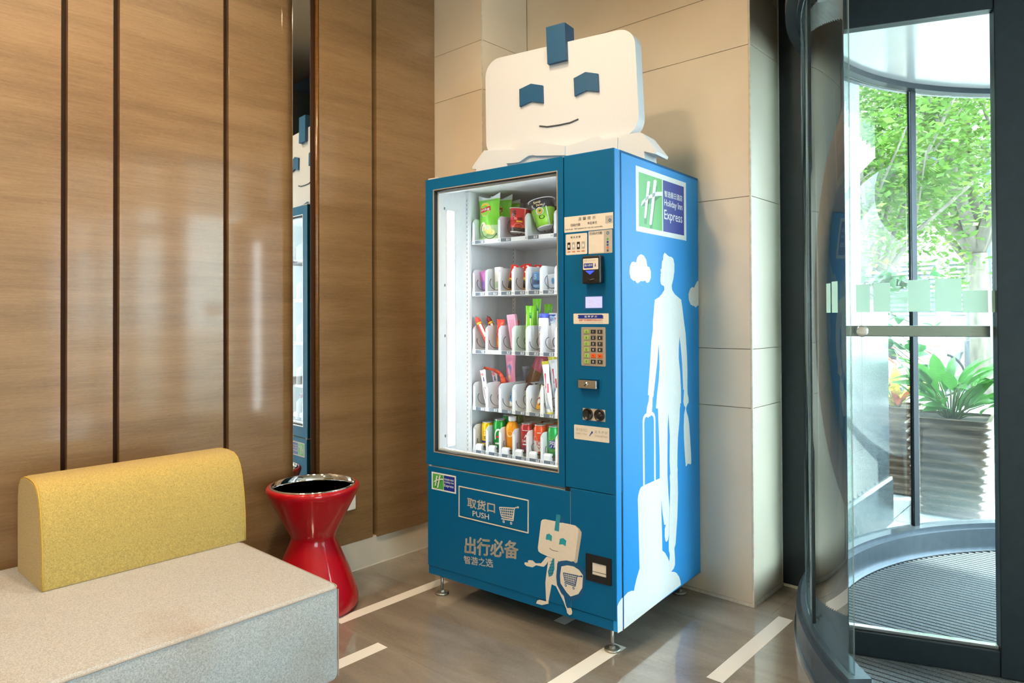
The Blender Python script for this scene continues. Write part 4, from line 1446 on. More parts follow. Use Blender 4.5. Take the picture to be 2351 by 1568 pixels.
def d_blue(g, fn, w_, h):
    g.mat(PM('pack_light', 165, 205, 235)); g.text('5', -.016, .045, .016, .022, fn, bold=.03); g.flat([(-.016, .01), (.016, .014), (.016, .020), (-.016, .016)], fn)
    g.mat(PM('pack_navy', 60, 90, 140)); g.flat([(-.016, .022), (.018, .026), (.018, .042), (-.016, .040)], fn)


slab('tissue_pack', 'sky blue pack leaning in the fifth column', 'pack', 0.415, 0.275, 1.368, 0.044, 0.018, 0.078, PM('sky', 95, 150, 215), ty=7, deco=d_blue, b=0.005)
slab('tissue_pack', 'pale blue and white pack in the sixth column', 'pack', 0.500, 0.285, 1.368, 0.040, 0.018, 0.066, PM('pale_sky', 205, 218, 235), ty=-6, rz=15, b=0.005, deco=lambda g, fn, w_, h: (g.mat(PM('sky', 95, 150, 215)), disc(g, fn, 0.004, 0.035, 0.008, 0.014, 14)))
slab('tissue_pack', 'white pack cut off by the window edge on the second tray', 'pack', 0.578, 0.285, 1.368, 0.042, 0.018, 0.070, PM('ivory', 232, 232, 235), b=0.005)


# third tray
def sausage(label, x, y, z, ty, m_):
    o = prod('sausage', label, 'sausage', x, y, z, ty, 0, 15, group='red sausages')
    g = G(m_)
    g.smooth = True
    L = 0.150
    g.lathe([(0.0, 0.0), (0.004, 0.001), (0.010, 0.008), (0.012, 0.018), (0.012, L - .02), (0.010, L - .008), (0.003, L), (0.0, L)], 18)
    g.build('casing', o)
    G(STEEL).lathe([(0.0, L - .001), (0.0022, L - .001), (0.0022, L + .005), (0.0, L + .005)], 8).build('metal_clip', o)
    g = G(PW)
    fn = cyl(0.0122)
    strip(g, fn, 0.001, 0.012, 0.045, 0.110, 4)
    g.mat(PM('gold', 250, 200, 40))
    strip(g, fn, -0.018, 0.018, 0.112, 0.120, 8)
    g.build('casing_print', o)


sausage('bright red sausage leaning by the left wall', 0.148, 0.262, 1.112, -27, PM('saus', 225, 60, 50))
sausage('dark red sausage behind the bright one', 0.165, 0.325, 1.114, -27, PM('saus_dark', 150, 30, 35))


def d_snack(g, fn):
    g.mat(PW); disc(g, fn, 0.004, 0.060, 0.014, 0.012, 14)
    g.mat(PM('gold', 250, 200, 40)); g.flat([(-.018, .095), (.015, .112), (.015, .118), (-.018, .102)], fn)
    g.mat(PM('card_orange', 245, 150, 30)); disc(g, fn, 0.0, 0.022, 0.012, 0.014, 14)


bag('spicy_strip_bag', 'red and orange snack bag in the second column', 0.200, 0.278, 1.102, 0.046, 0.132, 0.020, [(0, .35, PM('snack_orange', 235, 110, 40)), (.35, 1.01, PM('snack_red', 220, 60, 45))], deco=d_snack, tilt_y=2)
bag('spicy_strip_bag', 'dark red snack bag behind the orange one', 0.215, 0.36, 1.102, 0.046, 0.128, 0.018, [(0, 1.01, PM('snack_dred', 165, 45, 40))], tilt_y=5)
bag('spicy_strip_bag', 'red snack bag lying crossed at the back of the third tray', 0.235, 0.44, 1.115, 0.040, 0.120, 0.018, [(0, 1.01, PM('snack_red', 220, 60, 45))], tilt_y=18)


def d_pink(g, fn, w_, h):
    g.mat(PM('rose', 220, 120, 165))
    for k in range(3):
        g.flat([(-.010 + .008 * k, .045), (-.008 + .008 * k, .045), (-.006 + .008 * k, .135), (-.008 + .008 * k, .135)], fn)


slab('cosmetic_box', 'tall pink cosmetic box on the third tray', 'box', 0.289, 0.285, 1.100, 0.040, 0.028, 0.158, PM('pink_box', 240, 180, 215), ty=-8, deco=d_pink, rz=18)
slab('cosmetic_box', 'darker box lying behind the pink cosmetic box', 'box', 0.285, 0.40, 1.100, 0.040, 0.026, 0.135, PM('snack_dred', 165, 45, 40), ty=6)


def toothbrush(label, x, y, z, h, ty):
    KGN = PM('kit_green', 125, 215, 40)

    def dk(g, fn):
        g.mat(PM('kit_teal', 20, 130, 110)); g.flat([(.004, h - .055), (.016, h - .055), (.016, h - .030), (.004, h - .030)], fn)
        g.mat(PW); g.flat([(.006, .03), (.011, .03), (.012, h - .056), (.007, h - .056)], fn)
        g.mat(PM('kit_pale', 215, 240, 160)); g.flat([(-.014, h * .35), (-.009, h * .35), (-.009, h * .8), (-.014, h * .8)], fn)
    return bag('toothbrush_kit', label, x, y, z, 0.046, h, 0.016, [(0, 1.01, KGN)], tilt_y=ty, deco=dk, cat='toothbrush kit', group='toothbrush kits', seam=0.05)


toothbrush('lime toothbrush kit at the front of the third tray', 0.3675, 0.278, 1.100, 0.195, 2)
toothbrush('tallest lime toothbrush kit just behind the front kit', 0.367, 0.335, 1.100, 0.228, 1)
toothbrush('lime toothbrush kit deep in the row beyond the white bottle', 0.368, 0.42, 1.100, 0.205, 2)
o = prod('lotion_bottle', 'white lotion bottle with blue cap on the third tray', 'bottle', 0.4485, 0.280, 1.098, rz=15)
g = G(PW)
g.smooth = True
g.lathe([(0.0, 0.0), (0.021, 0.0), (0.0235, 0.004), (0.0235, 0.135), (0.021, 0.143)], 28)
g.build('bottle_body', o)
g = G(PM('cap_blue', 75, 95, 215))
g.smooth = True
g.lathe([(0.0205, 0.143), (0.0225, 0.145), (0.0215, 0.162), (0.0, 0.164)], 28)
g.build('cap', o)
g = G(PM('rose', 220, 120, 165))
disc(g, cyl(0.0236), -0.010, 0.050, 0.008, 0.028, 16)
g.mat(PM('cap_blue', 75, 95, 215))
for k in range(3):
    strip(g, cyl(0.0236), -0.016, -0.006, 0.085 + .008 * k, 0.088 + .008 * k, 3)
g.build('bottle_print', o)


def d_3d(g, fn):
    g.mat(PM('denim', 45, 85, 185)); g.flat([(-.028, .128), (.028, .120), (.028, .155), (-.028, .155)], fn)
    f2 = lambda a, b: fn(a, b, .0005)
    disc(g, f2, -.004, .132, .018, .016, 18, PM('pack_light', 165, 205, 235))
    g.mat(NAVYP); g.text('3D', -.014, .126, .016, .011, lambda a, b: fn(a, b, .001), bold=.02)
    g.mat(PM('rose', 220, 120, 165)); disc(g, lambda a, b: fn(a, b, .001), .012, .138, .005, .005, 10)
    g.mat(PM('denim', 45, 85, 185))
    for k in range(3):
        g.flat([(-.014, .09 - .009 * k), (.016, .092 - .009 * k), (.016, .096 - .009 * k), (-.014, .094 - .009 * k)], fn)


bag('pad_pack', 'white and blue pack with a round badge on the third tray', 0.479, 0.315, 1.100, 0.058, 0.162, 0.024, [(0, 1.01, PM('pad_white', 225, 230, 242))], deco=d_3d, tilt_y=1, group='badge packs')
bag('pad_pack', 'blue badge pack behind the lotion bottle', 0.420, 0.345, 1.100, 0.058, 0.160, 0.020, [(0, .75, PM('pad_white', 225, 230, 242)), (.75, 1.01, PM('denim', 45, 85, 185))], deco=d_3d, group='badge packs')
bag('pad_pack', 'pink pack cut off by the window edge on the third tray', 0.556, 0.285, 1.100, 0.058, 0.115, 0.022, [(0, .7, PM('rose', 220, 120, 165)), (.7, 1.01, PM('snack_red', 220, 60, 45))], group='badge packs', tilt_y=3)


# fourth tray
def d_stick(g, fn):
    g.mat(PM('stick_dark', 110, 95, 130))
    for k in range(3):
        g.flat([(-.010 + .007 * k, .02), (-.008 + .007 * k, .02), (-.007 + .007 * k, .085), (-.009 + .007 * k, .085)], fn)
    g.mat(PM('stick_red', 230, 120, 115)); g.flat([(-.012, .138), (.004, .138), (.004, .150), (-.012, .150)], fn)
    g.mat(NAVYP); g.flat([(.002, .112), (.007, .112), (.006, .132), (.001, .132)], fn)


SW = PM('stick_white', 232, 222, 230)
bag('yogurt_stick', 'white and pink stick pack leaning by the left wall', 0.136, 0.262, 0.832, 0.032, 0.166, 0.014, [(0, 1.01, SW)], tilt_y=-11, deco=d_stick, group='stick packs')
bag('yogurt_stick', 'striped stick pack behind the leaning one', 0.150, 0.325, 0.832, 0.034, 0.164, 0.014, [(0, 1.01, PM('stick_grey', 205, 192, 205))], tilt_y=-10, deco=d_stick, group='stick packs')
# curling orange pouch
o = prod('chilli_pouch', 'orange red pouch curling over at its top', 'snack', 0.182, 0.33, 0.832, rz=10)
g = G(PM('chilli', 235, 85, 60))
g.smooth = True
pth = [(0.006, 0.0), (0.004, 0.05), (0.0, 0.10), (-0.008, 0.125), (-0.025, 0.146), (-0.055, 0.160), (-0.085, 0.166), (-0.112, 0.170)]
for k in range(len(pth) - 1):
    (x0, z0), (x1, z1) = pth[k], pth[k + 1]
    wd = 0.022 if k < 3 else 0.016 if k < 5 else 0.011
    nx, nz = (z1 - z0), -(x1 - x0)
    ll = math.hypot(nx, nz)
    nx, nz = nx / ll * wd * .55, nz / ll * wd * .55
    th = 0.009 if k < 3 else 0.003
    g.add([(x0 - nx, -th, z0 - nz), (x0 + nx, -th, z0 + nz), (x1 + nx * .9, -th * .9, z1 + nz * .9), (x1 - nx * .9, -th * .9, z1 - nz * .9), (x0 - nx, th, z0 - nz), (x0 + nx, th, z0 + nz), (x1 + nx * .9, th * .9, z1 + nz * .9), (x1 - nx * .9, th * .9, z1 - nz * .9)],
          [(0, 1, 2, 3), (7, 6, 5, 4), (0, 3, 7, 4), (1, 5, 6, 2), (3, 2, 6, 7), (0, 4, 5, 1)])
g.build('pouch', o)
g = G(PK)
disc(g, FN(-0.0098), 0.008, 0.075, 0.006, 0.020, 14)
g.build('pack_print', o)


def d_meat(g, fn):
    g.mat(PM('meat', 120, 85, 45, noise=(300, 0.35, (1, 1, 1)))); g.flat([(-.016, .01), (.018, .01), (.014, .105), (-.012, .112)], fn)
    g.mat(PM('fig_blue', 105, 115, 165)); g.flat([(-.010, .135), (.008, .135), (.012, .175), (.002, .190), (-.010, .180)], fn)
    g.mat(PM('pale_gold', 225, 205, 140)); g.flat([(-.008, .112), (.008, .110), (.005, .135), (-.005, .135)], fn)


PKM = PM('meat_pink', 240, 150, 180)
bag('meat_pouch', 'tall pink dried meat pouch standing on the fourth tray', 0.196, 0.365, 0.832, 0.058, 0.232, 0.022, [(0, 1.01, PKM)], deco=d_meat, tilt_y=-1, group='dried meat pouches')
bag('meat_pouch', 'pink and brown dried meat pouch leaning to the side', 0.225, 0.43, 0.845, 0.072, 0.265, 0.022, [(0, .62, PM('meat_brown', 115, 78, 42, noise=(200, 0.35, (1, 1, 1)))), (.62, 1.01, PM('meat_rose', 190, 85, 105))], tilt_y=27, group='dried meat pouches')
bag('meat_pouch', 'clear grey pouch behind the tall pink pouch', 0.222, 0.47, 0.832, 0.064, 0.172, 0.018, [(0, 1.01, PM('clear_grey', 165, 172, 180, 0.2))], group='dried meat pouches', tilt_y=-3)
slab('chocolate_bar', 'dark brown chocolate bar poking above the divider', 'chocolate', 0.345, 0.30, 0.905, 0.034, 0.014, 0.040, PM('choc', 65, 38, 38), ty=-65 + 90, rz=10)
slab('chocolate_bar', 'black and gold bar next to the brown chocolate bar', 'chocolate', 0.382, 0.33, 0.902, 0.040, 0.014, 0.038, PM('choc_gold', 85, 65, 40, noise=(120, .5, (1, 1, 1))), ty=8, rz=10)
bag('gum_pouch', 'small blue and white pouch low in the third column', 0.262, 0.285, 0.832, 0.032, 0.062, 0.014, [(0, .35, PW), (.35, 1.01, PM('gum_blue', 95, 165, 225))], tilt_y=12)


def d_cookie(g, fn):
    disc(g, fn, -.010, .040, .014, .020, 16, PM('plum2', 150, 60, 90))
    disc(g, lambda a, b: fn(a, b, .0005), -.010, .040, .008, .011, 14, PW)
    g.mat(PM('stick_dark', 110, 95, 130)); g.flat([(-.004, .062), (.000, .062), (.008, .09), (.003, .09)], fn)


bag('cookie_pouch', 'yellow and cream pouch slumped in the fifth column', 0.428, 0.275, 0.830, 0.050, 0.112, 0.020, [(0, .32, PM('amber', 245, 185, 40)), (.32, 1.01, PM('cookie_cream', 230, 235, 220))], tilt_y=17, deco=d_cookie)


def d_fish(g, fn):
    g.mat(PM('fish_red', 200, 50, 85)); g.flat([(-.006, .12), (.000, .12), (.002, .185), (-.004, .185)], fn); g.flat([(.004, .10), (.009, .10), (.010, .14), (.005, .14)], fn)
    g.mat(PM('fish_grey', 150, 170, 185)); g.flat([(-.010, .03), (.010, .03), (.012, .095), (-.008, .10)], fn)


bag('fish_snack_pouch', 'tall white pouch with red writing hanging over the tray edge', 0.505, 0.245, 0.815, 0.036, 0.238, 0.014, [(0, .07, PM('olive', 200, 195, 60)), (.07, .93, PM('fish_white', 236, 240, 244)), (.93, 1.01, PM('olive', 200, 195, 60))], tilt_y=-6, deco=d_fish, group='fish snack pouches')
bag('fish_snack_pouch', 'white pouch with red writing behind the hanging one', 0.510, 0.31, 0.832, 0.045, 0.240, 0.014, [(0, .93, PM('fish_white', 236, 240, 244)), (.93, 1.01, PM('olive', 200, 195, 60))], tilt_y=-9, deco=d_fish, group='fish snack pouches')

# ------------------------------------------------------------------ robot head sign on top
th_ = math.atan2(0.055, 0.7665)
rb = thing('robot_head_sign', 'white robot head cut-out sign with smile on top of vending machine', 'sign')
rb.matrix_world = ROOT @ Matrix.Translation((0.1385, 0.245, 0)) @ Matrix.Rotation(th_, 4, 'Z')
FOAM = M('white_foam_board', (0.68, 0.71, 0.755), 0.45, noise=(150, 0.02, (1, 1, 1)), bump=(500, 0.05))
RBLUE = M('robot_blue', (0.008, 0.085, 0.20), 0.45)


def rpoly(cs, r, n=8):
    out = []
    m = len(cs)
    for i in range(m):
        p, a, b = Vector(cs[i]), Vector(cs[i - 1]), Vector(cs[(i + 1) % m])
        da, db = (a - p).normalized(), (b - p).normalized()
        ang = da.angle(db)
        d = r / math.tan(ang / 2)
        c = p + (da + db).normalized() * (r / math.sin(ang / 2))
        s, e = p + da * d, p + db * d
        a0 = math.atan2((s - c).y, (s - c).x)
        a1 = math.atan2((e - c).y, (e - c).x)
        while a1 - a0 > PI:
            a1 -= 2 * PI
        while a1 - a0 < -PI:
            a1 += 2 * PI
        for k in range(n + 1):
            t = a0 + (a1 - a0) * k / n
            out.append((c.x + r * math.cos(t), c.y + r * math.sin(t)))
    return out


FB = lambda a, b, t: (a, t, b)
G(FOAM).prism(rpoly([(0.0045, 2.4475), (0.7595, 2.4305), (0.7800, 1.985), (0.0095, 1.985)], 0.078), FB, 0.0, 0.062).build('head_slab', rb)
for lp in (R_EYE1, R_EYE2):
    G(RBLUE).prism(e4(lp), FB, -0.010, 0.0).build('eye', rb)
an = G(RBLUE)
fy = lambda b, x: x
for x0, x1 in ((0.3535, 0.4480),):
    an.prism([(-0.020, 2.3535), (-0.020, 2.5165), (0.060, 2.5165), (0.060, 2.437), (-0.0005, 2.4425), (-0.0005, 2.3535)], lambda a, b, t: (t - (b - 2.43) * 0.035, a, b), x0, x1)
an.build('antenna', rb)
sm = G(DKGREY)
sm.smooth = True
sm.tube([(a, -0.001, b) for a, b in e4(R_SM)], 0.0036, 8)
sm.build('smile', rb)
G(FOAM).prism(e4(R_BACKC), FB, -0.028, 0.095).build('collar', rb)
G(FOAM).prism(e4(R_LAPL), FB, -0.040, -0.028).build('lapel', rb)
G(FOAM).prism(e4(R_LAPR), FB, -0.033, -0.028).build('lapel', rb)
# ------------------------------------------------------------------ bench, backrest, side table, socket
FAB = M('heathered_grey_fabric', (0.375, 0.368, 0.36), 0.95, noise=(330, 0.30, (1, 1, 1)), bump=(450, 0.4), sheen=0.15)
YEL = M('mustard_wool', (0.42, 0.30, 0.085), 0.95, noise=(300, 0.28, (1, 1, 1)), bump=(450, 0.4), sheen=0.15)
SEAM = M('seam_grey', (0.33, 0.28, 0.24), 0.9)
YSEAM = M('seam_yellow', (0.50, 0.33, 0.06), 0.9)
CHROME = M('chrome', (0.86, 0.87, 0.88), 0.04, metal=1.0, noise=(3, 0.01, (1, 1, 1)))


def fabric_spots():
    """soft brownish wear marks on the seat"""
    nt = FAB.node_tree
    p = nt.nodes['Principled BSDF']
    src = p.inputs['Base Color'].links[0].from_socket
    tc = [n for n in nt.nodes if n.type == 'TEX_COORD'][0]
    n = nt.nodes.new('ShaderNodeTexNoise')
    n.inputs['Scale'].default_value = 3.2
    n.inputs['Detail'].default_value = 3
    nt.links.new(tc.outputs['Object'], n.inputs['Vector'])
    r = nt.nodes.new('ShaderNodeValToRGB')
    r.color_ramp.elements[0].position = 0.52
    r.color_ramp.elements[1].position = 0.75
    r.color_ramp.elements[0].color = (1, 1, 1, 1)
    r.color_ramp.elements[1].color = (0.86, 0.76, 0.68, 1)
    nt.links.new(n.outputs['Fac'], r.inputs[0])
    m = nt.nodes.new('ShaderNodeMix')
    m.data_type = 'RGBA'
    m.blend_type = 'MULTIPLY'
    m.inputs[0].default_value = 1.0
    nt.links.new(src, m.inputs[6])
    nt.links.new(r.outputs[0], m.inputs[7])
    nt.links.new(m.outputs[2], p.inputs['Base Color'])


fabric_spots()
bx0, bx1, by0, by1, bz0, bz1 = -0.75, 1.247, 1.838, 2.80, 0.13, 0.42
bench = thing('bench', 'long grey upholstered bench with soft rounded corners', 'bench', (0.25, 2.3, 0))
g = G(FAB)
g.smooth = True


def cushion(g, x0, x1, y0, y1, z0, z1, r, n=5):
    loop = rrect(x0, x1, y0, y1, r, n)
    cx, cy = (x0 + x1) / 2, (y0 + y1) / 2
    e = 0.016
    prof = [(e, z0), (0.004, z0 + 0.006), (0.0, z0 + e), (0.0, z1 - e), (0.0025, z1 - 0.007), (0.007, z1 - 0.0025), (e, z1)]
    vs = []
    for ins, zz in prof:
        for a, b in loop:
            d = Vector((a - cx, b - cy))
            sx = 1 - ins / ((x1 - x0) / 2)
            sy = 1 - ins / ((y1 - y0) / 2)
            vs.append((cx + d.x * sx - 0, cy + d.y * sy, zz))
    m = len(loop)
    fs = []
    for i in range(len(prof) - 1):
        for k in range(m):
            k2 = (k + 1) % m
            fs.append((i * m + k, i * m + k2, (i + 1) * m + k2, (i + 1) * m + k))
    g.add(vs, fs)
    g.smooth = False
    g.add(vs[-m:], [tuple(range(m))])
    g.add(vs[:m], [tuple(reversed(range(m)))])


cushion(g, bx0, bx1, by0, by1, bz0, bz1, 0.028)
g.v = [tuple(Vector(p) - Vector((0.25, 2.3, 0))) for p in g.v]
g.build('seat_cushion', bench)
s = G(SEAM)
s.smooth = True
s.tube([(a - 0.25, b - 2.3, bz1 - 0.0055) for a, b in rrect(bx0 + .0015, bx1 - .0015, by0 + .0015, by1 - .0015, 0.028)], 0.0022, 6, closed=True)
s.build('top_seam', bench)
s = G(SEAM)
s.tube([(bx1 - 0.25 - .006, by0 - 2.3 + .006, bz0 + .012), (bx1 - 0.25 - .006, by0 - 2.3 + .006, bz1 - .012)], 0.002, 6)
s.build('corner_seam', bench)
for lx, ly in ((1.15, 1.93), (1.15, 2.70), (-0.65, 1.93), (-0.65, 2.70)):
    l = G(STEEL)
    l.smooth = True
    l.lathe([(0.0, 0.0), (0.022, 0.0), (0.022, 0.004), (0.016, 0.006), (0.016, 0.131)], 20, (lx - 0.25, ly - 2.3, 0))
    l.build('leg', bench)

bk = thing('backrest_bolster', 'mustard yellow upholstered backrest standing on the grey bench', 'cushion', (0.94, 2.6, 0.42))
PR = [(2.468, .4215), (2.468, .47), (2.470, .53), (2.480, .60), (2.494, .66), (2.510, .70), (2.530, .724), (2.560, .738), (2.610, .743), (2.670, .741), (2.712, .728), (2.736, .702), (2.745, .66), (2.745, .55), (2.742, .4215)]
g = G(YEL)
n = len(PR)
xs = [0.614, 0.617, 0.626, 0.75, 0.95, 1.15, 1.251, 1.260, 1.263]
vs = []
for i, x in enumerate(xs):
    k = {0: 0.955, 8: 0.955, 1: 0.985, 7: 0.985}.get(i, 1.0)
    for a, b in PR:
        vs.append((x - 0.94, (2.61 + (a - 2.61) * k) - 2.6, (0.4215 + (b - 0.4215) * (1 - (1 - k) * .6)) - 0.42))
g.smooth = True
g.add(vs, [(i * n + k, (i + 1) * n + k, (i + 1) * n + k + 1, i * n + k + 1) for i in range(len(xs) - 1) for k in range(n - 1)])
g.smooth = False
g.add(vs[:n], [tuple(range(n))])
g.add(vs[-n:], [tuple(reversed(range(n)))])
g.add([vs[i * n] for i in range(len(xs))] + [vs[i * n + n - 1] for i in range(len(xs))], [tuple([*range(len(xs)), *reversed(range(len(xs), 2 * len(xs)))])])
g.build('bolster_cushion', bk)
for i in (1, 7):
    s = G(YSEAM)
    s.smooth = True
    s.tube([Vector(p) for p in vs[i * n:(i + 1) * n]], 0.0024, 6)
    s.build('piping', bk)

# red hourglass table
REDM = M('red_lacquer', (0.40, 0.0, 0.006), 0.4, coat=0.75, coat_r=0.015, spec=0.15)
tb = thing('side_table', 'glossy red hourglass side table with chrome rimmed mirror top', 'table', (1.66, 2.652, 0))
g = G(REDM)
g.smooth = True
prof = [(0.0, 0.0), (0.172, 0.0), (0.184, 0.006), (0.1905, 0.022), (0.190, 0.045), (0.180, 0.085), (0.150, 0.165), (0.118, 0.240), (0.100, 0.280), (0.0945, 0.297), (0.094, 0.307), (0.0965, 0.318), (0.106, 0.335), (0.140, 0.400), (0.175, 0.468), (0.190, 0.498), (0.1945, 0.512), (0.1935, 0.522), (0.188, 0.527), (0.178, 0.528), (0.1775, 0.495), (0.0, 0.495)]
g.lathe(prof, 72)
g.build('table_body', tb)
g = G(CHROME)
g.smooth = True
g.lathe([(0.1785, 0.520), (0.1785, 0.5305), (0.175, 0.5325), (0.1715, 0.5315), (0.1710, 0.500)], 72, caps=False)
g.build('chrome_rim', tb)
G(MIRROR).lathe([(0.0, 0.5005), (0.1712, 0.5005)], 72).build('mirror_top', tb)

pl_ = M('socket_plastic', (0.78, 0.76, 0.72), 0.4)
so = thing('wall_socket', 'small white wall socket on wood panel behind red table', 'socket', (1.985, 2.8675, 0.348))
G(pl_).bbox(-0.043, 0.043, -0.008, 0.0, -0.043, 0.043, 0.004).build('socket_plate', so)
G(DKGREY).box(-0.012, -0.006, -0.0085, -0.007, -0.012, 0.006).box(0.006, 0.012, -0.0085, -0.007, -0.012, 0.006).build('socket_slots', so)
# ------------------------------------------------------------------ revolving door
DC = (3.36, -0.52)
dr = thing('door_1', 'dark framed revolving glass door with curved drum walls', None, (DC[0], DC[1], 0), kind='structure')
DRUMM = M('drum_metal', (0.085, 0.115, 0.145), 0.35, metal=0.6, noise=(25, 0.06, (1, 1, 1)))
SILV = M('satin_silver', (0.42, 0.47, 0.52), 0.22, metal=0.9, noise=(40, 0.08, (1, 1, 1)))
DCEIL = M('drum_ceiling_panel', (0.80, 0.82, 0.84), 0.2, metal=0.25, noise=(3, 0.06, (1, 1, 1)), bump=(4, 0.5, (1, 1, 1)))
CURVG = glass('curved_glass', (0.90, 0.965, 0.945), 0.035)
CURVF = glass('curved_glass_coated', (0.93, 0.98, 0.965), 0.008)


def arc(g, r0, r1, z0, z1, a0, a1, n=40):
    vs, fs = [], []
    for k in range(n + 1):
        a = rad(a0 + (a1 - a0) * k / n)
        c, s = math.cos(a), math.sin(a)
        vs += [(r0 * c, r0 * s, z0), (r1 * c, r1 * s, z0), (r1 * c, r1 * s, z1), (r0 * c, r0 * s, z1)]
    for k in range(n):
        o = 4 * k
        for i in range(4):
            j = (i + 1) % 4
            fs.append((o + i, o + j, o + 4 + j, o + 4 + i))
    fs += [(3, 2, 1, 0), (4 * n, 4 * n + 1, 4 * n + 2, 4 * n + 3)]
    return g.add(vs, fs)


for a0, a1 in ((39, 133), (225, 315)):
    g = G(DRUMM)
    g.smooth = False
    arc(g, 1.525, 1.632, 0.0, 0.118, a0, a1)
    arc(g, 1.545, 1.616, 0.118, 0.142, a0, a1)
    g.build('drum_base', dr)
    g = G(SILV)
    arc(g, 1.503, 1.5245, 0.0, 0.012, a0, a1)
    arc(g, 1.6325, 1.640, 0.0, 0.020, a0, a1)
    g.build('base_edge_strip', dr)
    posts = (61, 90, 119) if a0 == 39 else (241, 270, 299)
    seg = [a0, *posts, a1]
    for b0, b1 in zip(seg, seg[1:]):
        g = G(CURVG if b0 >= 90 and a0 == 39 else CURVF)
        arc(g, 1.586, 1.598, 0.143, 2.42, b0 + 0.7, b1 - 0.7, 20)
        g.smooth = True
        g.sm = [True] * len(g.f)
        g.build('curved_pane', dr)
    for p in posts:
        g = G(DKMETAL)
        arc(g, 1.587 if p == 119 else 1.582, 1.599 if p == 119 else 1.604, 0.14, 2.43, p - (0.62 if p != 119 else 0.3), p + (0.62 if p != 119 else 0.3), 2)
        g.build('drum_post', dr)
    g = G(DKMETAL)
    arc(g, 1.548, 1.612, 2.425, 2.452, a0, a1)
    g.build('head_rail', dr)
g = G(SILV)
arc(g, 1.612, 1.655, 2.435, 2.475, 0, 360, 120)
g.build('fascia_ring', dr)
g = G(DKMETAL)
arc(g, 1.60, 1.645, 2.475, 2.96, 0, 360, 120)
g.build('drum_fascia', dr)
for a0 in (0, 120, 240):
    g = G(DCEIL)
    n = 40
    loop = [(0.003 * math.cos(rad(a0 + 60)), 0.003 * math.sin(rad(a0 + 60)))] + [(1.612 * math.cos(rad(a0 + .08 + 119.84 * k / n)), 1.612 * math.sin(rad(a0 + .08 + 119.84 * k / n))) for k in range(n + 1)]
    g.prism(loop, lambda a, b, t: (a, b, t), 2.453, 2.47)
    g.build('ceiling_panel', dr)
G(JOINT).lathe([(0, 2.4705), (1.60, 2.4705), (1.60, 2.95), (0, 2.95)], 60).build('ceiling_core', dr)
G(DKMETAL).lathe([(0, 0.0), (0.09, 0.0), (0.09, 2.455), (0, 2.455)], 32).build('centre_column', dr)

# ribbed entrance mat
mt = thing('entrance_mat', 'round ribbed grey entrance mat inside the revolving door', 'mat', (DC[0], DC[1], 0))
MATM = M('mat_pile', (0.135, 0.16, 0.175), 0.95, noise=(260, 0.5, (1, 1, 1)), bump=(400, 0.6))
G(M('mat_base', (0.02, 0.022, 0.025), 0.9)).lathe([(0, 0.0005), (1.502, 0.0005), (1.502, 0.0025), (0, 0.0025)], 80).build('mat_base', mt)
pitch = 0.0315
k = -47
while k <= 47:
    x = k * pitch
    if abs(x) < 1.49:
        hy = math.sqrt(1.5 ** 2 - (abs(x) + 0.012) ** 2) if abs(x) + 0.012 < 1.5 else 0.05
        G(MATM).box(x - 0.0118, x + 0.0118, -hy, hy, 0.0025, 0.0085).build('mat_strip', mt)
    k += 1

# wing leaf
WD = math.atan2(-0.9375, 0.348)


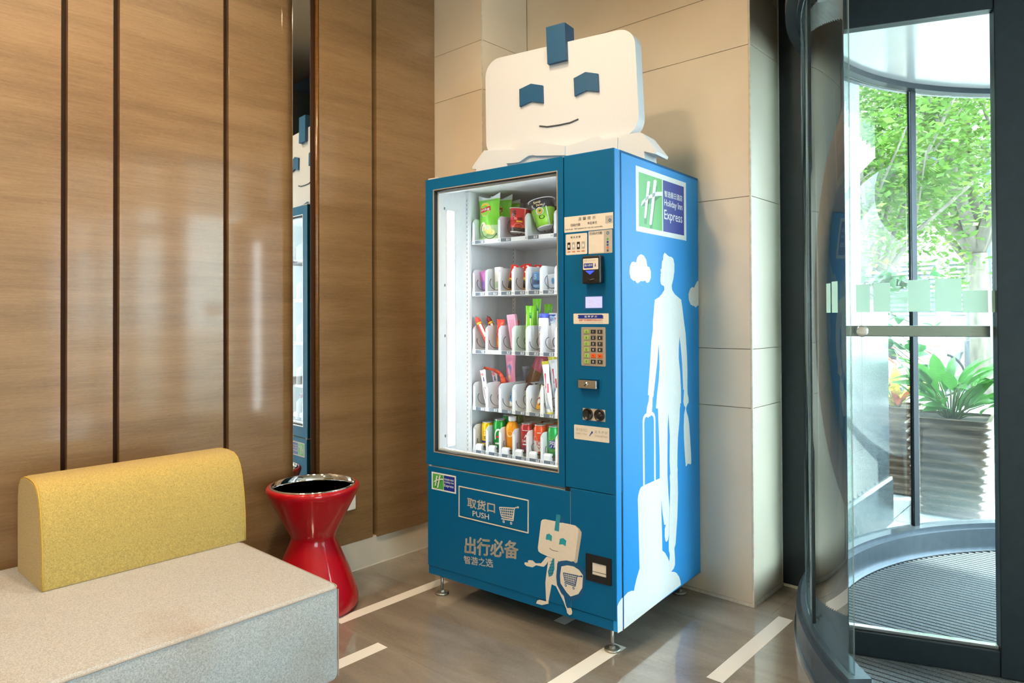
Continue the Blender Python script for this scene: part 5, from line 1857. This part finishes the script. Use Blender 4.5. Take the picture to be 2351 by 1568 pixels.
def wing(M0, full=True):
    w = thing('x')
    bpy.data.objects.remove(w)
    T = M0

    def bb(name, x0, x1, y0, y1, z0, z1, m_, b=0.003, par=dr):
        g = G(m_)
        g.T = T
        g.bbox(x0, x1, y0, y1, z0, z1, b)
        return g.build(name, par)
    st = bb('wing_stile', -0.085, 0.0255, -0.025, 0.025, 0.012, 2.415, DKMETAL)
    bb('wing_stile', 0.4915, 0.66, -0.03, 0.03, 0.012, 2.415, DKMETAL)
    bb('wing_top_rail', 0.0255, 0.4915, -0.025, 0.025, 2.300, 2.415, DKMETAL)
    bb('wing_bottom_rail', 0.0255, 0.4915, -0.025, 0.025, 0.012, 0.099, DKMETAL)
    bb('wing_rail_edge', 0.0255, 0.4915, -0.012, 0.012, 0.099, 0.112, STEEL, 0.002)
    g = G(CURVF)
    g.T = T
    g.box(0.0255, 0.4915, -0.004, 0.004, 0.105, 2.30)
    pane = g.build('wing_pane', dr)
    bb('wing_top_rail', 0.66, 1.40, -0.025, 0.025, 2.300, 2.415, DKMETAL)
    bb('wing_bottom_rail', 0.66, 1.40, -0.025, 0.025, 0.012, 0.099, DKMETAL)
    g = G(GLASS)
    g.T = T
    g.box(0.66, 1.40, -0.004, 0.004, 0.105, 2.30)
    g.build('wing_pane', dr)
    g = G(STEEL)
    g.T = T
    g.bbox(0.0255, 0.4915, -0.066, -0.052, 1.1675, 1.208, 0.003)
    bar = g.build('push_bar', dr)
    g = G(CHROME)
    g.smooth = True
    g.T = T @ Matrix.Translation((0.078, 0.0, 1.1885)) @ Matrix.Rotation(rad(-90), 4, 'X')
    g.lathe([(0.0, -0.052), (0.012, -0.052), (0.012, -0.008), (0.021, -0.006), (0.021, 0.012), (0.017, 0.014), (0.0, 0.012)], 28)
    g.build('bar_boss', bar)
    FILM = glass('frosted_film', (0.9, 0.97, 0.93), 0.04, haze=0.82)
    FILM2 = glass('frosted_film_light', (0.9, 0.97, 0.93), 0.04, haze=0.5)
    for s0, s1, z0, z1, l_ in ((0.0255, 0.0265, 1.256, 1.352, 0), (0.060, 0.106, 1.258, 1.3595, 0), (0.117, 0.171, 1.259, 1.3645, 0), (0.171, 0.227, 1.256, 1.3335, 1), (0.228, 0.298, 1.259, 1.372, 0), (0.299, 0.3125, 1.259, 1.332, 1), (0.313, 0.393, 1.259, 1.375, 0), (0.395, 0.471, 1.255, 1.3315, 0), (0.482, 0.4915, 1.255, 1.3305, 0)):
        g = G(FILM2 if l_ else FILM)
        g.T = T
        g.box(s0, s1, 0.0043, 0.0048, z0, z1)
        g.build('frosted_square', pane)


# local x runs from the drum wall to the shaft, local +y faces the lobby
W0 = Matrix.Translation((2.7288 - DC[0], 0.8249 - DC[1], 0)) @ Matrix.Rotation(WD, 4, 'Z') @ Matrix.Scale(-1, 4, (0, 1, 0))
wing(W0)
wing(Matrix.Rotation(rad(180), 4, 'Z') @ W0)
# frosted squares on the curved pane beside the wing
FILM = MATS['frosted_film']
for a0, a1, z1 in ((126.6, 127.9, 1.352), (128.3, 129.9, 1.356)):
    g = G(FILM)
    arc(g, 1.5985, 1.599, 1.256, z1, a0, a1, 4)
    g.build('frosted_square', dr)
# ------------------------------------------------------------------ outside
random.seed(5)
PAVE = M('pale_paving', (0.42, 0.44, 0.44), 0.6, noise=(14, 0.14, (1, 1, 1)))
ASPH = M('street_ground', (0.34, 0.35, 0.35), 0.8, noise=(3, 0.12, (1, 1, 1)))
gd_ = thing('ground_outside', 'pale paved forecourt and street beyond the door', None, kind='structure')
G(ASPH).box(3.32, 70, -60, 70, -0.2, -0.012).build('street_surface', gd_)
for i in range(9):
    for j in range(9):
        x0 = 3.45 + 0.62 * i
        y0 = -0.9 + 0.31 * j + (0.0 if i % 2 else 0.155)
        G(PAVE).box(x0 + .003, x0 + .617, y0 + .003, y0 + .307, -0.04, -0.001).build('paving_slab', gd_)
GRAN = M('polished_granite', (0.045, 0.06, 0.075), 0.22, noise=(140, 0.75, (1, 1, 1)), spec=0.18)
gp_ = thing('granite_pier', 'dark polished granite pier outside the revolving door', 'pier', (4.0, 1.5, 0))
G(GRAN).bbox(-0.62, 0.09, -0.385, 0.5, 0.0, 3.0, 0.004).build('pier_shaft', gp_)
G(GRAN).bbox(0.092, 0.635, -0.385, 0.5, 0.0, 1.30, 0.004).build('low_wall', gp_)
G(GRAN).bbox(-0.62, 0.655, -0.40, -0.386, 0.0, 0.255, 0.003).box(0.636, 0.655, -0.386, 0.5, 0.0, 0.255).build('plinth_course', gp_)
G(M('plinth_line', (0.42, 0.45, 0.47), 0.4)).box(-0.62, 0.650, -0.396, -0.386, 0.255, 0.272).build('plinth_moulding', gp_)
cn = G(M('sun_block_pale', (0.55, 0.57, 0.58), 0.5)).box(3.46, 4.35, -9, 1.1, 2.99, 3.2).build('sun_block_slab', label='unseen flat slab added above the door to block sun', cat='sun_block_slab', loc=(3.9, -4, 3.1))  # unseen slab, added to keep direct sun out of the lobby

RIB = M('ribbed_planter_brown', (0.15, 0.095, 0.062), 0.45, noise=(18, 0.25, (1, 1, 6)))
SOIL = M('soil', (0.035, 0.022, 0.014), 0.95, noise=(80, 0.4, (1, 1, 1)))


def planter(label, x, y, hb, ht, h, rz=0.0):
    t = thing('planter', label, 'planter', (x, y, 0), rad(rz), group='ribbed planters outside')
    g = G(RIB)
    g.smooth = True
    nz = 88
    ribs = 11
    loops = []
    for k in range(nz + 1):
        v = k / nz
        hw = hb + (ht - hb) * v + 0.017 * math.sin(2 * PI * ribs * v)
        loops.append((rrect(-hw, hw, -hw, hw, 0.03, 4), 0.006 + v * h))
    m = len(loops[0][0])
    vs = [(a, b, zz) for lp, zz in loops for a, b in lp]
    g.add(vs, [(i * m + k, i * m + (k + 1) % m, (i + 1) * m + (k + 1) % m, (i + 1) * m + k) for i in range(nz) for k in range(m)])
    g.smooth = False
    g.add(vs[:m], [tuple(reversed(range(m)))])
    g.build('planter_body', t)
    g = G(RIB)
    hw = ht
    lo, li = rrect(-hw - .004, hw + .004, -hw - .004, hw + .004, .03, 4), rrect(-hw + .018, hw - .018, -hw + .018, hw - .018, .02, 4)
    zz = h + 0.006
    n = len(lo)
    g.add([(a, b, zz) for a, b in lo] + [(a, b, zz) for a, b in li], [(i, (i + 1) % n, n + (i + 1) % n, n + i) for i in range(n)])
    g.build('planter_rim', t)
    G(SOIL).flat(li, lambda a, b: (a, b, zz - 0.015)).build('soil', t)
    return t


planter('large ribbed brown planter in front of the paving', 5.145, 0.882, 0.165, 0.218, 0.60, 4)
planter('ribbed brown planter half hidden behind the large one', 5.52, 1.31, 0.15, 0.19, 0.60, 2)


def leaf_mesh(name, L, W, m_, bend=0.3, fold=0.25, nu=8, tip=0.75):
    """one leaf blade from its stalk at the origin along +x"""
    g = G(m_)
    g.smooth = True
    vs, fs = [], []
    for i in range(nu + 1):
        u = i / nu
        w_ = W / 2 * (math.sin(PI * u ** tip) ** 0.85 if 0 < u < 1 else 0.02)
        x = L * u
        z = L * (bend * (u - u * u * 1.6))
        for s in (-1, 0, 1):
            vs.append((x, s * w_, z + abs(s) * w_ * fold))
    for i in range(nu):
        for s in (0, 1):
            a = i * 3 + s
            fs.append((a, a + 3, a + 4, a + 1))
    g.add(vs, fs)
    o = g.build(name)
    return o


LILY = M('lily_leaf', (0.055, 0.19, 0.035), 0.3, noise=(20, 0.25, (1, 6, 1)), tr=0.35)
CROT = M('croton_leaf', (0.50, 0.42, 0.04), 0.35, noise=(45, 0.7, (1, 3, 1)), tr=0.35)
CROT2 = M('croton_leaf_red', (0.40, 0.08, 0.03), 0.35, noise=(45, 0.6, (1, 3, 1)), tr=0.3)
SHRB = M('shrub_leaf', (0.045, 0.17, 0.05), 0.25, noise=(10, 0.25, (1, 1, 1)), tr=0.3)
STEM = M('green_stem', (0.10, 0.16, 0.04), 0.6)
BARK = M('grey_bark', (0.20, 0.17, 0.14), 0.9, noise=(12, 0.3, (1, 1, 0.3)), bump=(30, 0.6))


def plant(name, label, base, n, protos, rlo, rhi, hlo, hhi, elo, ehi, slo, shi, seed, cat='plant', stems=True):
    random.seed(seed)
    t = thing(name, label, cat, base)
    st = G(STEM)
    st.smooth = True
    for k in range(n):
        az = k * 2.399 + random.uniform(-.4, .4)
        rr = random.uniform(rlo, rhi)
        hh = random.uniform(hlo, hhi)
        p = Vector((rr * math.cos(az), rr * math.sin(az), hh))
        if stems:
            st.tube([(0.25 * p.x, 0.25 * p.y, 0.0), (0.55 * p.x, 0.55 * p.y, hh * .6), tuple(p)], 0.004, 5)
        src = random.choice(protos)
        c = dup(src, 'leaf', t, loc=p, rot=(random.uniform(-.5, .5), -random.uniform(elo, ehi), az + random.uniform(-.5, .5)))
        s = random.uniform(slo, shi)
        c.scale = (s, s, s)
    if stems:
        st.build('stems', t)
    return t


lf1 = leaf_mesh('leaf', 0.27, 0.105, LILY, 0.35, 0.25)
lf2 = leaf_mesh('leaf', 0.30, 0.085, LILY, 0.15, 0.3)
lc1 = leaf_mesh('leaf', 0.24, 0.065, CROT, 0.2, 0.25)
lc2 = leaf_mesh('leaf', 0.22, 0.060, CROT2, 0.2, 0.25)
ls1 = leaf_mesh('leaf', 0.085, 0.050, SHRB, 0.2, 0.2, 6, 0.85)
plant('peace_lily', 'broad leaved green plant in the large ribbed planter', (5.145, 0.882, 0.59), 46, [lf1, lf2], 0.03, 0.20, 0.03, 0.24, 0.0, 1.1, 0.75, 1.1, 3)
plant('croton', 'yellow and red croton in the hidden ribbed planter', (5.50, 1.28, 0.59), 30, [lc1, lc1, lc2], 0.02, 0.13, 0.0, 0.16, 0.2, 1.2, 0.8, 1.1, 9)
# round leaved shrub leaning over from behind the pier
random.seed(21)
sb = thing('round_leaved_shrub', 'glossy round leaved shrub leaning out from behind the granite pier', 'shrub', (5.15, 1.75, 0))
st = G(BARK)
st.smooth = True
tips = []
for k in range(20):
    y1 = random.uniform(-0.86, -0.35)
    z1 = 1.62 - abs(y1 + 0.62) * 0.9 - random.uniform(0, 0.75)
    x1 = random.uniform(-0.12, 0.25)
    pts = [(0, 0, 0.0), (0.02, -0.06, 0.7), (x1 * .5, y1 * .5, 0.5 * z1 + 0.75), (x1, y1, z1)]
    st.tube(pts, [0.012, 0.009, 0.006, 0.002], 6)
    tips.append([Vector(p) for p in pts])
st.build('branches', sb)
for pts in tips:
    for j in range(8):
        t_ = random.uniform(0.25, 1.0)
        p = pts[2].lerp(pts[3], t_) + Vector((random.uniform(-.03, .03), random.uniform(-.03, .03), random.uniform(-.03, .03)))
        c = dup(ls1, 'leaf', sb, loc=p, rot=(random.uniform(-1, 1), random.uniform(-1.0, 0.8), random.uniform(0, 6.28)))
        s = random.uniform(0.8, 1.25)
        c.scale = (s, s, s)
for p in (lf1, lf2, lc1, lc2, ls1):
    bpy.data.objects.remove(p)

# ---- trees across the forecourt
TLEAF = [M('tree_leaf_a', (0.105, 0.20, 0.035), 0.5, noise=(0.9, 0.35, (1, 1, 1)), tr=0.45), M('tree_leaf_b', (0.17, 0.26, 0.045), 0.5, noise=(0.9, 0.3, (1, 1, 1)), tr=0.45)]


def tree(label, base, h, fork, crown_r, crown_z, nleaf, seed, lean=0.0, m_=0, trunk_r=0.11):
    random.seed(seed)
    t = thing('street_tree', label, 'tree', base, group='trees across the forecourt')
    g = G(BARK)
    g.smooth = True
    top = Vector((0, lean, fork))
    g.tube([(0, 0, 0), (0.03, lean * .4, fork * .5), tuple(top)], [trunk_r, trunk_r * .85, trunk_r * .75], 10)
    ends = []
    for k in range(7):
        az = k * 0.9 + random.uniform(-.3, .3)
        d = Vector((math.cos(az) * crown_r * .62, math.sin(az) * crown_r * .62, (h - fork) * random.uniform(.35, .8)))
        mid = top + d * .45 + Vector((0, 0, .2))
        end = top + d
        g.tube([tuple(top), tuple(mid), tuple(end)], [trunk_r * .6, trunk_r * .36, 0.02], 7)
        ends += [mid, end]
        for q in range(3):
            e2 = mid.lerp(end, random.random()) + Vector((random.uniform(-.8, .8), random.uniform(-.8, .8), random.uniform(-.1, .7)))
            g.tube([tuple(mid), tuple(e2)], [trunk_r * .25, 0.01], 5)
            ends.append(e2)
    g.build('trunk', t)
    f = G(TLEAF[m_])
    cl = [top + Vector((0, 0, crown_z)) + Vector((random.gauss(0, .45) * crown_r, random.gauss(0, .45) * crown_r, random.gauss(0, .42) * crown_r)) for _ in range(46)] + ends
    vs, fs = [], []
    for k in range(nleaf):
        c = random.choice(cl)
        p = c + Vector((random.gauss(0, .30), random.gauss(0, .30), random.gauss(0, .22)))
        s = random.uniform(.035, .075)
        nrm = Vector((random.gauss(0, .5), random.gauss(0, .5), 1)).normalized()
        a = nrm.orthogonal().normalized()
        a = Matrix.Rotation(random.uniform(0, 6.28), 3, nrm) @ a
        b = nrm.cross(a)
        o = len(vs)
        vs += [tuple(p - a * s), tuple(p + b * s * .5), tuple(p + a * s), tuple(p - b * s * .5)]
        fs.append((o, o + 1, o + 2, o + 3))
    f.add(vs, fs)
    f.build('foliage', t, kind='stuff')


tree('slim forked tree with light foliage left of the drum post', (10.0, 2.62, 0), 5.2, 1.45, 2.0, 1.9, 9000, 1, 0.0, 0, 0.075)
tree('stout tree with pale forked trunk beyond the lamp poles', (12.3, 1.70, 0), 6.0, 2.15, 2.2, 2.0, 9000, 2, 0.05, 1, 0.17)
tree('leafy tree standing farther behind the slim tree', (15.0, 4.3, 0), 6.5, 1.9, 2.6, 2.2, 10000, 3, 0.1, 1, 0.13)
tree('leafy tree behind the parked car', (17.5, 2.6, 0), 7.0, 2.3, 2.8, 2.4, 10000, 4, 0.0, 0, 0.14)
tree('dense tree farthest back by the pale building', (21.0, 5.2, 0), 7.5, 2.2, 3.2, 2.8, 10000, 6, 0.0, 1, 0.15)
tree('small tree beside the forecourt near the pier', (9.2, 3.75, 0), 4.6, 1.5, 1.7, 1.7, 7000, 8, 0.0, 1, 0.07)

# ---- pale building with louvres
BW = M('pale_building', (0.40, 0.41, 0.40), 0.7, noise=(0.8, 0.06, (1, 1, 1)))
SLATM = M('louvre_slat', (0.33, 0.33, 0.32), 0.5)
WDK = M('window_dark', (0.10, 0.13, 0.15), 0.1)
bd = thing('louvred_building', 'pale building with grey louvre bands behind the trees', 'building', (27, 5, 0))
G(BW).box(0.4, 9, -9, 9, 0, 9).build('building_wall', bd)
for y0, y1 in ((-8, -4.2), (-3.8, -0.3), (0.1, 3.6), (4.0, 8)):
    G(WDK).box(0.36, 0.4, y0, y1, 1.2, 3.1).build('louvre_recess', bd)
    for k in range(12):
        G(SLATM).box(0.18, 0.36, y0, y1, 1.22 + .155 * k, 1.30 + .155 * k).build('louvre_slat', bd)
    w_ = G(BW).box(0.30, 0.4, y0, y1, 4.2, 6.0).build('window', bd)
    G(WDK).box(0.27, 0.30, y0 + .2, y1 - .2, 4.35, 5.85).build('window_pane', w_)

# ---- parked car, sign board, cabinet, lamp frame, bicycle
CARW = M('white_car_paint', (0.30, 0.32, 0.33), 0.2, coat=0.6)
CGL = M('car_glass', (0.05, 0.08, 0.10), 0.05)
TYRE = M('tyre', (0.02, 0.02, 0.02), 0.8)
cr_ = thing('parked_car', 'white parked car partly hidden by the planter leaves', 'car', (13.7, 4.3, 0), rad(90))
low_p = [(-2.1, .32), (-2.15, .62), (-1.95, .86), (-1.1, .95), (1.2, .98), (2.0, .84), (2.15, .60), (2.1, .30)]
up_p = [(-1.15, .94), (-0.45, 1.42), (0.75, 1.46), (1.55, .96)]
G(CARW).prism(low_p, lambda a, b, t: (a, t, b), -0.85, 0.85).build('car_body', cr_)
G(CARW).prism(up_p, lambda a, b, t: (a, t, b), -0.72, 0.72).build('car_cabin', cr_)
for q in ([(-0.95, .97), (-0.40, 1.36), (0.15, 1.39), (0.15, .98)], [(0.22, .98), (0.22, 1.39), (0.72, 1.40), (1.30, .99)]):
    for s in (-0.725, 0.725):
        G(CGL).prism(q, lambda a, b, t: (a, t, b), s - .004, s + .004).build('car_window', cr_)
for wx in (-1.3, 1.3):
    for wy in (-0.80, 0.80):
        g = G(TYRE)
        g.T = Matrix.Translation((wx, wy, 0.31)) @ Matrix.Rotation(rad(90), 4, 'X')
        g.lathe([(0.0, -0.10), (0.28, -0.10), (0.31, -0.06), (0.31, 0.06), (0.28, 0.10), (0.0, 0.10)], 24)
        g.mat(STEEL)
        g.lathe([(0.0, -0.104), (0.19, -0.104), (0.19, 0.104), (0.0, 0.104)], 20)
        g.build('wheel', cr_)
SBM = M('sign_board_face', (0.60, 0.47, 0.38), 0.5)
SBT = M('sign_board_print', (0.30, 0.10, 0.08), 0.5)
sg = thing('notice_board', 'beige street notice board behind the croton', 'sign', (9.0, 1.83, 0), rad(-10))
G(SBM).bbox(-0.02, 0.02, -0.26, 0.26, 0.40, 0.98, 0.006).build('board_panel', sg)
g = G(SBT)
random.seed(2)
for k in range(6):
    g.box(-0.0215, -0.0205, -0.2 + 0.08 * (k % 2), 0.05 + random.uniform(0, .15), 0.88 - .075 * k, 0.905 - .075 * k)
g.build('printed_bars', sg)
for y in (-0.22, 0.22):
    G(DKMETAL).box(-0.015, 0.015, y - .015, y + .015, 0, 0.41).build('board_leg', sg)
cb = thing('street_cabinet', 'grey perforated street cabinet at the foot of lamp poles', 'cabinet', (13.6, 1.86, 0))
G(M('cabinet_grey', (0.14, 0.15, 0.17), 0.5, noise=(40, .3, (1, 1, 1)))).bbox(-0.2, 0.2, -0.24, 0.24, 0, 0.82, 0.01).build('cabinet_body', cb)
G(PW).box(-0.204, -0.2, -0.10, 0.12, 0.58, 0.70).build('cabinet_plate', cb)
POLE = M('pole_grey', (0.16, 0.20, 0.26), 0.5)
lpf = thing('lamp_frame', 'twin grey lamp poles with pyramid lantern and white floodlights', 'street lamp', (13.9, 1.95, 0))
for y in (0.13, -0.13):
    G(POLE).bbox(-0.04, 0.04, y - .035, y + .035, 0, 4.15, 0.006).build('pole', lpf)
G(POLE).bbox(-0.04, 0.04, -0.5, 0.75, 3.93, 4.0, 0.006).build('cross_beam', lpf)
g = G(POLE)
g.tube([(0, 0.13, 3.5), (0, 0.62, 3.95)], 0.025, 6)
g.build('brace', lpf)
LANT = M('lantern_white', (0.62, 0.63, 0.64), 0.5)
G(LANT).lathe([(0.26, 3.36), (0.20, 3.40), (0.03, 3.62), (0.0, 3.62)], 4, (0, 0.10, 0)).build('lantern_cap', lpf)
G(LANT).lathe([(0.0, 3.12), (0.12, 3.12), (0.16, 3.36), (0.0, 3.36)], 4, (0, 0.10, 0)).build('lantern_body', lpf)
for y in (0.52, 0.02):
    G(LANT).bbox(-0.12, 0.05, y - .14, y + .14, 4.03, 4.24, 0.012).build('floodlight', lpf)
RDB = M('bicycle_red', (0.55, 0.06, 0.03), 0.4)
bc = thing('bicycle', 'red city bicycle parked in front of the white car', 'bicycle', (12.2, 2.75, 0), rad(90))
for x in (-0.52, 0.52):
    g = G(TYRE)
    g.tube([(x + .32 * math.cos(a * PI / 14), 0, .33 + .32 * math.sin(a * PI / 14)) for a in range(28)], 0.018, 6, closed=True)
    for a in range(6):
        g.tube([(x, 0, .33), (x + .31 * math.cos(a * PI / 3), 0, .33 + .31 * math.sin(a * PI / 3))], 0.003, 4)
    g.build('wheel', bc)
g = G(RDB)
for a, b in (((-.52, 0, .33), (-.15, 0, .72)), ((-.15, 0, .72), (-.1, 0, .3)), ((-.52, 0, .33), (-.1, 0, .3)), ((-.1, 0, .3), (.40, 0, .74)), ((-.15, 0, .68), (.38, 0, .78)), ((.52, 0, .33), (.36, 0, .95))):
    g.tube([a, b], 0.018, 6)
g.build('bicycle_frame', bc)
G(TYRE).bbox(-.28, -.04, -.06, .06, .78, .84, .02).build('saddle', bc)
G(TYRE).tube([(.30, -.26, 1.0), (.37, -.1, .97), (.37, .1, .97), (.30, .26, 1.0)], 0.014, 6).build('handlebar', bc)
G(RDB).bbox(.42, .72, -.16, .16, .68, .92, .02).build('front_basket', bc)
